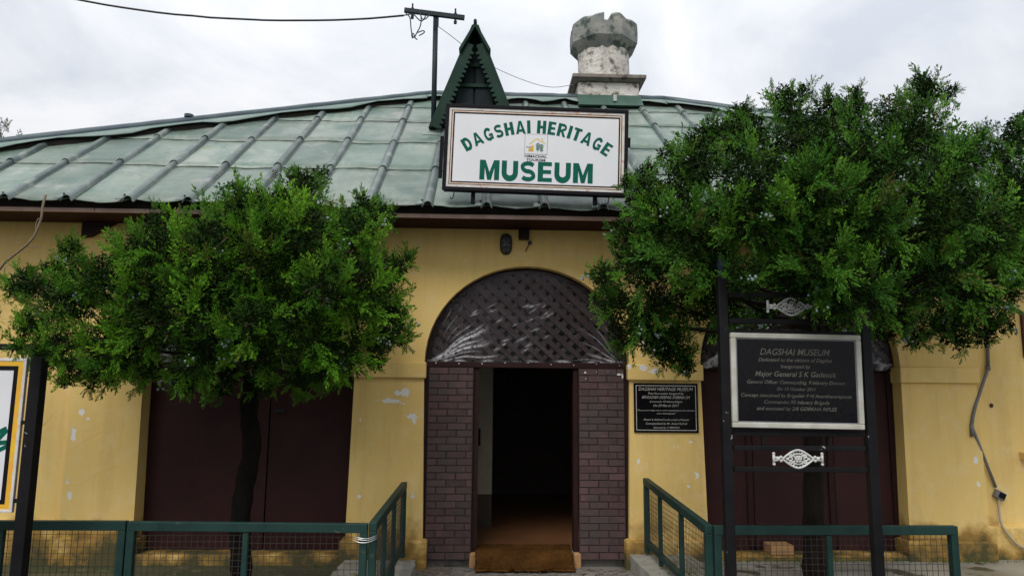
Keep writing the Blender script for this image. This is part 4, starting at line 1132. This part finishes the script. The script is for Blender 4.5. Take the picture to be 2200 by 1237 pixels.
def crown_mesh(name, lobes, dens, seed, size=(.14, .27), up=.62, back=-1.25):
    rs = np.random.RandomState(seed); Vs = []; Cs = []; tips = []
    for (cx, cy, cz, r) in lobes:
        n = int(1.08*dens*r*r*rs.uniform(.85, 1.15)*(1 if cy < back else .35))+24
        lv = rs.uniform(-.24, .2)
        for q in range(n):
            if q % 5 == 0:                      # a frond: five plumes fanning from one shoot
                v0 = rs.normal(size=3); v0 /= np.linalg.norm(v0)
                u = 1.04-.42*rs.rand()**1.5
                tone = rs.uniform(0, 1)**1.5; fresh = rs.rand()**2.2
                L0 = rs.uniform(*size)*min(1.15, max(.55, r/.27))
                d0 = v0*.9 + np.array((0, 0, up if v0[2] > -.35 else up*.1)) + rs.normal(size=3)*.2
                d0 /= np.linalg.norm(d0); p0 = np.array((cx, cy, cz)) + v0*r*u
            k = q % 5
            L = L0*(1 if k == 0 else rs.uniform(.55, .9))
            dd = d0 + (0 if k == 0 else 1)*rs.normal(size=3)*.38
            dd /= np.linalg.norm(dd)
            p = p0 - d0*L0*.62 + (0 if k == 0 else 1)*d0*L0*rs.uniform(0, .45)
            a = np.cross(dd, rs.normal(size=3)); a /= np.linalg.norm(a); b_ = np.cross(dd, a)
            tv, ta = TPL[rs.randint(len(TPL))]
            w = rs.uniform(.8, 1.15)
            Vs.append(p + L*(tv[:,0:1]*a*w + tv[:,1:2]*b_*w + tv[:,2:3]*dd))
            c_ = np.zeros((len(tv), 4), np.float32)
            c_[:,0] = np.clip(tone*.85 + lv + (rs.rand(len(tv)//4).repeat(4)-.4)*.25, 0, 1); c_[:,1] = ta; c_[:,2] = np.clip(fresh + rs.uniform(0, .2), 0, 1); c_[:,3] = 1 - (rs.uniform(.35, .8) if rs.rand() < .045 else 0)
            Cs.append(c_); tips.append((p+dd*L*.62, v0))
    V = np.concatenate(Vs).astype(np.float32); Cc = np.concatenate(Cs)
    nq = len(V)//4
    print('crown quads', nq)
    me = bpy.data.meshes.new(name)
    me.vertices.add(len(V)); me.vertices.foreach_set('co', V.ravel())
    me.loops.add(nq*4); me.loops.foreach_set('vertex_index', np.arange(nq*4, dtype=np.int32))
    me.polygons.add(nq); me.polygons.foreach_set('loop_start', np.arange(0, nq*4, 4, dtype=np.int32)); me.polygons.foreach_set('loop_total', np.full(nq, 4, np.int32))
    at = me.color_attributes.new('var', 'FLOAT_COLOR', 'POINT'); at.data.foreach_set('color', Cc.ravel())
    me.update(calc_edges=True); me.validate()
    return me, tips
def tree(label, base, lobes, trunk_pts, trunk_r, leaf, bark, dens, seed, berries, fork, **kw):
    t = thing('juniper_tree', base, label, 'tree', 'junipers beside the doorway')
    off = Vector(base)
    me, tips = crown_mesh('crown', [(x-off.x, y-off.y, z-off.z, r) for x, y, z, r in lobes], dens, seed, **kw)
    me.materials.append(leaf)
    c_ = bpy.data.objects.new('crown', me); COL.objects.link(c_); c_.parent = t
    rg = random.Random(seed)
    P = smooth_pts(trunk_pts, 2); m = len(P)
    b = MB(); rads = [trunk_r*(1.12-.28*i/m)*(1+.09*sin(i*2.3)+rg.uniform(-.05,.05)) for i in range(m)]
    b.tube(P, rads, 14)
    loc(b, base).build('trunk', bark, t, smooth=True)
    f = Vector(fork); tw = MB()
    for (x, y, z, r) in lobes:
        e = Vector((x, y, z)); e = f.lerp(e, 1-.3*r/max(.3, (e-f).length)); s0 = f.lerp(e, .02)
        midp = f.lerp(e, .55); midp.z -= .10*(e-f).length*.5
        if r > .24 and rg.random() < .6:
            w1 = f.lerp(midp, .5)+Vector((rg.uniform(-.12,.12), rg.uniform(-.12,.12), rg.uniform(.0,.12))); w2 = midp+Vector((rg.uniform(-.09,.09), rg.uniform(-.09,.09), rg.uniform(-.02,.10)))
            loc(MB().tube(smooth_pts([f, w1, w2, e], 2), [.026-.016*i/15 for i in range(16)], 6), base).build('limb', bark, t)
        for _ in range(5 if r > .15 else 0):
            v = Vector((rg.gauss(0,1), rg.gauss(0,1), rg.gauss(0,1)-.15)).normalized()
            q = e+v*r*rg.uniform(.5, .85)
            tw.tube(smooth_pts([e, e.lerp(q, .5)+Vector((rg.uniform(-.04,.04),)*3), q], 1), .004, 4, False)
    # sprigs added deep inside, coloured dark to paint the crown's inner shade
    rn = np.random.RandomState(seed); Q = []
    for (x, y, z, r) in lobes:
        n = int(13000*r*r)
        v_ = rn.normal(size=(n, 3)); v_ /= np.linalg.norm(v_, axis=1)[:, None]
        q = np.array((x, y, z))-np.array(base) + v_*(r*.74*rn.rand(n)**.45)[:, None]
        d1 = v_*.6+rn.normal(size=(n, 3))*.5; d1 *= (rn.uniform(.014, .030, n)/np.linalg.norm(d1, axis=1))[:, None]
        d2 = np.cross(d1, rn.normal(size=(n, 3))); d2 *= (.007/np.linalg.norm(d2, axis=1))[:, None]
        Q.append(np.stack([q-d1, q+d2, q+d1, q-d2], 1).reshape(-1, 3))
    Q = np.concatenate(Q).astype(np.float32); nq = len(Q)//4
    me = bpy.data.meshes.new('inner_shade_sprigs')
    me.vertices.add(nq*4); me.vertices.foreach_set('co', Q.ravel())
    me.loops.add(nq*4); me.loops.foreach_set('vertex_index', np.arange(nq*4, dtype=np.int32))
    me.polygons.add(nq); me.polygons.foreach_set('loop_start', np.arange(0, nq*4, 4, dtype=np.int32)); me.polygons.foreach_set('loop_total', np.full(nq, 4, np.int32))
    me.update(calc_edges=True); me.materials.append(INNER_SHADE)
    o = bpy.data.objects.new('inner_shade_sprigs', me); COL.objects.link(o); o.parent = t; o['kind'] = 'stuff'
    o = loc(tw, base).build('twigs', TWIG if seed % 2 else bark, t); o['kind'] = 'stuff'
    bb = MB(); sel = rg.sample(range(len(tips)), berries)
    for k in sel:
        p, v = tips[k]; p = Vector(p); v = Vector(v)
        for _ in range(rg.randint(4, 9)):
            q = p + v*.03 + Vector((rg.gauss(0,.028), rg.gauss(0,.028), rg.gauss(0,.022)))
            bb.ball(q, rg.uniform(.007, .0115), 6, 4)
    o = bb.build('berries', BERRY, t, smooth=True); o['kind'] = 'stuff'
    return t
LOBES_L = [(-3.38,-2.19,2.4,0.17),(-4.05,-1.08,2.56,0.21),(-2.95,-2.4,2.28,0.26),(-3.78,-0.89,2.46,0.34),(-3.02,-2.34,2.66,0.1),(-3.8,-0.94,2.92,0.13),(-3.17,-2.13,1.96,0.22),(-3.73,-1.13,2.02,0.26),(-2.64,-2.53,2.39,0.24),(-3.52,-0.78,2.65,0.32),(-2.6,-2.39,1.95,0.28),(-3.33,-0.9,2.04,0.36),(-2.31,-2.58,2.59,0.26),(-3.14,-0.73,2.93,0.35),(-2.24,-2.59,2.13,0.33),(-3.05,-0.73,2.32,0.46),(-1.92,-2.61,2.62,0.29),(-2.63,-0.71,2.99,0.4),(-1.99,-2.46,1.89,0.26),(-2.6,-0.84,1.97,0.34),(-1.82,-2.65,2.26,0.35),(-2.53,-0.67,2.51,0.48),(-1.73,-2.42,2.94,0.22),(-2.23,-0.88,3.32,0.28),(-1.56,-2.62,2.53,0.34),(-2.15,-0.7,2.87,0.46),(-1.44,-2.06,3.22,0.16),(-1.66,-1.19,3.46,0.19),(-1.31,-2.5,2.69,0.35),(-1.74,-0.8,3.03,0.46),(-1.37,-2.55,2.12,0.37),(-1.84,-0.77,2.29,0.5),(-1.58,-2.44,1.89,0.23),(-2.05,-0.86,1.98,0.3),(-1.0,-2.31,2.8,0.24),(-1.25,-0.98,3.09,0.3),(-0.92,-2.41,2.37,0.35),(-1.18,-0.89,2.58,0.45),(-1.09,-2.32,1.97,0.29),(-1.36,-0.97,2.06,0.36),(-0.71,-2.24,2.54,0.16),(-0.87,-1.04,2.74,0.19),(-0.71,-2.18,2.19,0.17),(-0.85,-1.09,2.31,0.21),(-0.8,-2.12,2.02,0.16),(-0.94,-1.14,2.09,0.18),(-1.25,-2.14,1.77,0.12),(-1.48,-1.13,1.8,0.14),(-2.4,-2.3,1.79,0.13),(-2.99,-0.98,1.83,0.17),(-0.86,-1.93,3.06,0.1),(-0.95,-1.31,3.21,0.11),(-1.5,-2.33,3.0,0.17),(-1.89,-0.95,3.35,0.22),(-2.9,-2.11,1.79,0.12),(-3.39,-1.15,1.82,0.14)]
LOBES_L += [(-2.02,-1.9,1.77,0.18),(-1.79,-1.7,1.76,0.17),(-2.3,-1.9,1.75,0.16),(-2.66,-1.8,1.81,0.16),(-2.86,-1.9,1.8,0.18),(-3.2,-1.8,1.8,0.16),(-3.51,-1.7,1.88,0.13),(-1.18,-1.8,1.79,0.17),(-0.89,-1.8,1.9,0.15),(-1.42,-2.0,1.78,0.16),(-0.69,-1.7,2.09,0.13),(-3.55,-1.8,2.16,0.16),(-3.78,-1.7,2.43,0.11),(-3.16,-2.0,2.61,0.11),(-3.5,-1.7,2.59,0.11),(-2.58,-1.9,2.94,0.2),(-2.12,-2.0,2.92,0.16),(-1.61,-2.5,2.75,0.23),(-1.93,-2.7,2.38,0.25),(-1.54,-2.8,2.09,0.21),(-2.38,-2.6,2.32,0.19),(-1.11,-2.75,2.38,0.22),(-1.58,-1.7,3.4,0.12),(-1.41,-1.6,3.45,0.11),(-2.07,-1.8,3.28,0.08),(-0.83,-1.7,3.06,0.13),(-0.67,-1.7,2.71,0.11),(-1.03,-1.7,3.17,0.12)]
LOBES_L += [(-2.75,-3.0,1.89,0.1),(-2.89,-2.95,2.03,0.12),(-2.67,-2.9,1.81,0.09),(-2.94,-2.95,1.91,0.07)]
LOBES_R = [(1.01,-1.75,2.41,0.17),(1.12,-1.75,2.11,0.19),(1.43,-1.75,2.19,0.27),(1.61,-1.75,1.95,0.13),(1.11,-2.48,2.59,0.25),(1.4,-1.11,2.85,0.32),(1.17,-2.62,3.04,0.2),(1.54,-0.98,3.49,0.26),(1.03,-2.48,3.18,0.08),(1.3,-1.1,3.59,0.09),(1.4,-2.74,2.75,0.34),(1.92,-0.88,3.16,0.46),(1.48,-2.72,3.25,0.23),(2.02,-0.9,3.85,0.31),(1.80,-2.25,2.40,0.27),(2.23,-0.96,2.58,0.39),(1.82,-2.73,3.46,0.23),(2.49,-0.89,4.14,0.32),(1.81,-2.89,2.98,0.4),(2.61,-0.75,3.58,0.57),(2.18,-2.62,3.74,0.15),(2.88,-0.98,4.42,0.2),(2.21,-2.83,3.37,0.32),(3.12,-0.8,4.09,0.46),(2.23,-2.94,2.81,0.45),(3.27,-0.7,3.37,0.66),(2.12,-2.8,2.46,0.3),(2.91,-0.82,2.74,0.49),(2.64,-2.67,3.7,0.15),(3.53,-0.94,4.4,0.2),(2.57,-2.88,3.23,0.39),(3.69,-0.76,3.93,0.55),(2.56,-2.81,2.42,0.33),(3.59,-0.82,2.75,0.47),(3.33,-2.43,3.94,0.16),(4.13,-1.15,4.5,0.2),(3.04,-2.72,3.51,0.27),(4.15,-0.9,4.2,0.36),(2.99,-2.86,2.98,0.47),(4.27,-0.77,3.55,0.66),(3.05,-2.75,2.51,0.37),(4.21,-0.86,2.84,0.51),(3.42,-2.69,3.34,0.2),(4.62,-0.92,3.94,0.27),(3.47,-2.72,2.85,0.38),(4.73,-0.89,3.3,0.52),(3.52,-2.54,2.41,0.27),(4.52,-1.05,2.64,0.35),(4.11,-2.33,3.67,0.14),(4.94,-1.23,4.09,0.17),(3.98,-2.52,3.19,0.28),(5.09,-1.07,3.62,0.35),(4.09,-2.42,2.72,0.3),(5.05,-1.16,2.98,0.37),(3.67,-2.54,3.57,0.07),(4.71,-1.05,4.13,0.09),(2.92,-2.6,2.23,0.17),(3.83,-1.0,2.42,0.22),(3.42,-2.39,2.19,0.17),(4.19,-1.19,2.32,0.21),(2.45,-2.69,2.25,0.15),(3.3,-0.93,2.46,0.2),(4.59,-2.19,3.11,0.4),(5.28,-1.36,3.33,0.46)]
LOBES_R += [(0.95,-1.9,2.54,0.17),(1.04,-2.0,2.31,0.2),(1.22,-2.1,2.15,0.21),(1.44,-2.0,2.02,0.18),(1.54,-2.0,1.88,0.1),(1.25,-2.2,2.36,0.28),(1.6,-2.1,2.38,0.27),(1.9,-1.6,2.25,0.19),(3.45,-1.8,2.25,0.21),(3.76,-1.8,2.21,0.19),(4.04,-1.8,2.25,0.19),(3.23,-1.7,2.29,0.19),(2.54,-2.2,2.34,0.2),(2.22,-2.0,2.36,0.18),(0.85,-2.3,2.52,0.12),(1.03,-2.4,2.81,0.19),(1.17,-2.3,3.06,0.19),(4.29,-1.8,2.53,0.19),(3.81,-2.3,2.74,0.25),(2.53,-1.7,4.21,0.14),(2.74,-1.7,4.25,0.09),(3.19,-1.7,4.26,0.09),(3.84,-1.6,4.41,0.12),(4.08,-1.6,4.31,0.1),(2.89,-1.8,4.03,0.2),(3.47,-1.7,4.08,0.22),(4.62,-1.7,4.02,0.12),(4.36,-1.8,3.69,0.22),(1.73,-1.9,3.72,0.15),(1.96,-1.9,3.73,0.19),(1.76,-3.0,2.79,0.25),(2.14,-3.1,2.5,0.24),(2.52,-3.1,2.78,0.24),(1.63,-2.6,2.58,0.23),(2.98,-2.9,2.67,0.22),(2.1,-3.1,2.99,0.24)]
LOBES_R += [(2.31,-3.1,2.21,0.15),(2.41,-3.1,2.38,0.21),(1.71,-2.95,2.42,0.18)]
LOBES_R += [(1.4,-2.0,1.91,0.13),(1.56,-2.0,1.84,0.1),(1.27,-2.1,2.05,0.16),(3.87,-1.8,2.1,0.13),(4.1,-1.8,2.12,0.11),(3.52,-1.8,2.12,0.13),(3.3,-1.7,2.16,0.12),(4.23,-1.8,2.26,0.15),(4.05,-2.1,2.56,0.22)]
LOBES_L += [(-1.75,-1.8,1.67,0.13),(-2.04,-1.8,1.67,0.13),(-1.47,-1.8,1.71,0.13),(-1.18,-1.8,1.71,0.1),(-2.33,-1.8,1.67,0.11),(-2.69,-1.8,1.72,0.11),(-3.05,-1.8,1.71,0.11),(-3.26,-1.8,1.71,0.09)]
LOBES_R += [(1.23,-2.2,3.32,0.13),(1.42,-2.2,3.48,0.15),(1.85,-1.9,3.82,0.15),(2.12,-1.8,3.99,0.15),(1.22,-2.7,2.85,0.2),(1.35,-2.7,3.09,0.2)]
LOBES_R += [(2.27,-3.0,2.24,0.12)]
tree('bright green clipped juniper with dark wavy trunk left of the doorway', (-1.85,-1.7,.02), LOBES_L, [(-1.85,-1.7,-.05),(-1.845,-1.7,.23),(-1.89,-1.7,.63),(-1.868,-1.69,.915),(-1.81,-1.71,1.236),(-1.875,-1.7,1.453),(-1.85,-1.7,1.7),(-1.84,-1.68,2.0)], .074, LEAF_L, BARK, 2150, 31, 50, (-1.85,-1.7,1.75))
tree('larger berried juniper with bluish foliage overhanging the black plaque stand', (2.6,-1.75,.10), LOBES_R, [(2.6,-1.75,0),(2.6,-1.75,.24),(2.615,-1.75,.7),(2.64,-1.74,1.1),(2.66,-1.76,1.6),(2.70,-1.75,2.0),(2.72,-1.75,2.4)], .085, LEAF_R, BARK_R, 1500, 42, 160, (2.71,-1.75,2.15))

# leafy shrub at the left edge with drooping narrow leaves
def narrow_shrub():
    t = thing('willowy_shrub', (-4.62, -1.0, .02), 'straggly shrub with narrow yellow green leaves at the left edge', 'shrub')
    rg = random.Random(77); Vs = []; Cs = []; st_ = MB()
    for k in range(26):
        a = rg.uniform(0, 2*pi); tip = Vector((rg.uniform(-.35,.48), rg.uniform(-.3,.3), rg.uniform(1.7, 2.85)))
        P = smooth_pts([(0,0,0),(tip.x*.3,tip.y*.3,tip.z*.5),(tip.x*.8,tip.y*.8,tip.z*.9),tuple(tip)], 2)
        st_.tube(P, .006, 5)
        for j in range(len(P)//2, len(P)):
            for _ in range(7):
                p = P[j]+Vector((rg.gauss(0,.02),)*3)
                dd = Vector((rg.uniform(-1,1), rg.uniform(-1,1), rg.uniform(-.7,.7))).normalized(); ln = rg.uniform(.08,.16)
                s_ = dd.cross(Vector((0,0,1))).normalized()*.006
                m = p+dd*ln*.5; e = p+dd*ln+Vector((0,0,-.02))
                Vs += [p, m-s_, e, m+s_]; r_ = rg.random(); Cs += [(r_,q,.6*rg.random(),1) for q in (0,.5,1,.5)]
    st_.build('stems', TWIG, t)
    me = bpy.data.meshes.new('leaves'); me.from_pydata(Vs, [], [(4*i,4*i+1,4*i+2,4*i+3) for i in range(len(Vs)//4)])
    at = me.color_attributes.new('var', 'FLOAT_COLOR', 'POINT'); at.data.foreach_set('color', np.array(Cs, np.float32).ravel())
    me.materials.append(LEAF_W); o = bpy.data.objects.new('leaves', me); COL.objects.link(o); o.parent = t; o['kind'] = 'stuff'
narrow_shrub()
tag(MB().tube(smooth_pts([(-4.62,-.9,2.1),(-4.45,-.9,2.72),(-4.30,-.9,2.86),(-4.16,-.9,2.99),(-4.10,-.9,3.19),(-4.105,-.9,3.30),(-4.115,-.85,3.43)], 2), .011, 6).tube(smooth_pts([(-4.14,-.9,3.05),(-4.15,-.9,3.15),(-4.125,-.9,3.20)]), .005, 5).tube([(-4.22,-.9,2.93),(-4.06,-.92,2.92)], .004, 5).build('dead_stem', TWIG, smooth=True), 'bare pale stem curving up to the eave at the left edge', 'stem')
# far tree peeping over the roof at the left
far = thing('distant_tree', (-14.05, 12.5, .2), 'far broad leaved tree peeping over the roof at the left edge', 'tree')
rs = random.Random(5); lob_ = [(rs.uniform(-1.5,.7), rs.uniform(-1.2,1.2), 7.2+rs.uniform(-1.6,1.5), rs.uniform(.5,.9)) for _ in range(18)]
me, _t = crown_mesh('crown', lob_, 60, 9, size=(.35,.6), up=.3, back=50); me.materials.append(LEAF_T)
o = bpy.data.objects.new('crown', me); COL.objects.link(o); o.parent = far
MB().tube([(0,0,0),(.1,0,3),(0,.1,6.5)], [.2,.15,.08], 10).build('trunk', BARK_R, far)

# ---------------------------------------------------------------- ground growth and litter
def grass(name, spots, n, seed, hmin, hmax, mat, label):
    rg = random.Random(seed); V = []; Cc = []
    for (x, y, z, rx, ry) in spots:
        for _ in range(n):
            p = Vector((x+rg.gauss(0,rx), y+rg.gauss(0,ry), z)); hh = rg.uniform(hmin,hmax)
            l = Vector((rg.gauss(0,.35), rg.gauss(0,.35), 1)).normalized()*hh; s_ = Vector((rg.uniform(-1,1), rg.uniform(-1,1), 0)).normalized()*.003
            V += [p-s_, p+s_, p+l*.6+s_*.7, p+l]; r_ = rg.random(); Cc += [(r_,q,.5,1) for q in (0,0,.6,1)]
    me = bpy.data.meshes.new(name); me.from_pydata(V, [], [(4*i,4*i+1,4*i+2,4*i+3) for i in range(len(V)//4)])
    at = me.color_attributes.new('var', 'FLOAT_COLOR', 'POINT'); at.data.foreach_set('color', np.array(Cc, np.float32).ravel())
    me.materials.append(mat); o = bpy.data.objects.new(name, me); COL.objects.link(o); o['kind'] = 'stuff'; o['label'] = label; o['category'] = 'grass'
grass('grass', [(1.80,-1.1,.07,.12,.25),(2.09,-1.3,.0,.08,.3),(2.9,-.10,.0,.5,.025),(3.6,-.10,.0,.4,.02),(2.1,-.7,.0,.03,.3),(-1.40,-.8,-.05,.03,.4),(-2.2,-.10,-.05,.6,.03),(-3.3,-.7,-.05,.5,.3),(4.8,-.12,.0,.3,.03)], 130, 21, .02, .06, GRASS_M, 'short weeds growing beside the concrete kerbs')
b = MB(); rg = random.Random(3)
for k in range(170):
    x, y = (rg.gauss(-.50,.09), rg.gauss(-.22,.13)) if k < 110 else (rg.uniform(-.5,1.4), rg.uniform(-.8,-.1))
    if x < -.64: x = -.62
    a = rg.uniform(0, 6.28); l = rg.uniform(.006,.022); z = -.066+rg.uniform(0,.008)
    dx, dy = cos(a)*l, sin(a)*l
    b.add([(x-dx,y-dy,z),(x+dy*.5,y-dx*.5,z+.004),(x+dx,y+dy,z+.002),(x-dy*.5,y+dx*.5,z+.005)], [(0,1,2,3)])
o = b.build('leaf_litter', LITTER); o['kind'] = 'stuff'; o['label'] = 'dry leaves and crumbs on the path by the left plinth'; o['category'] = 'litter'
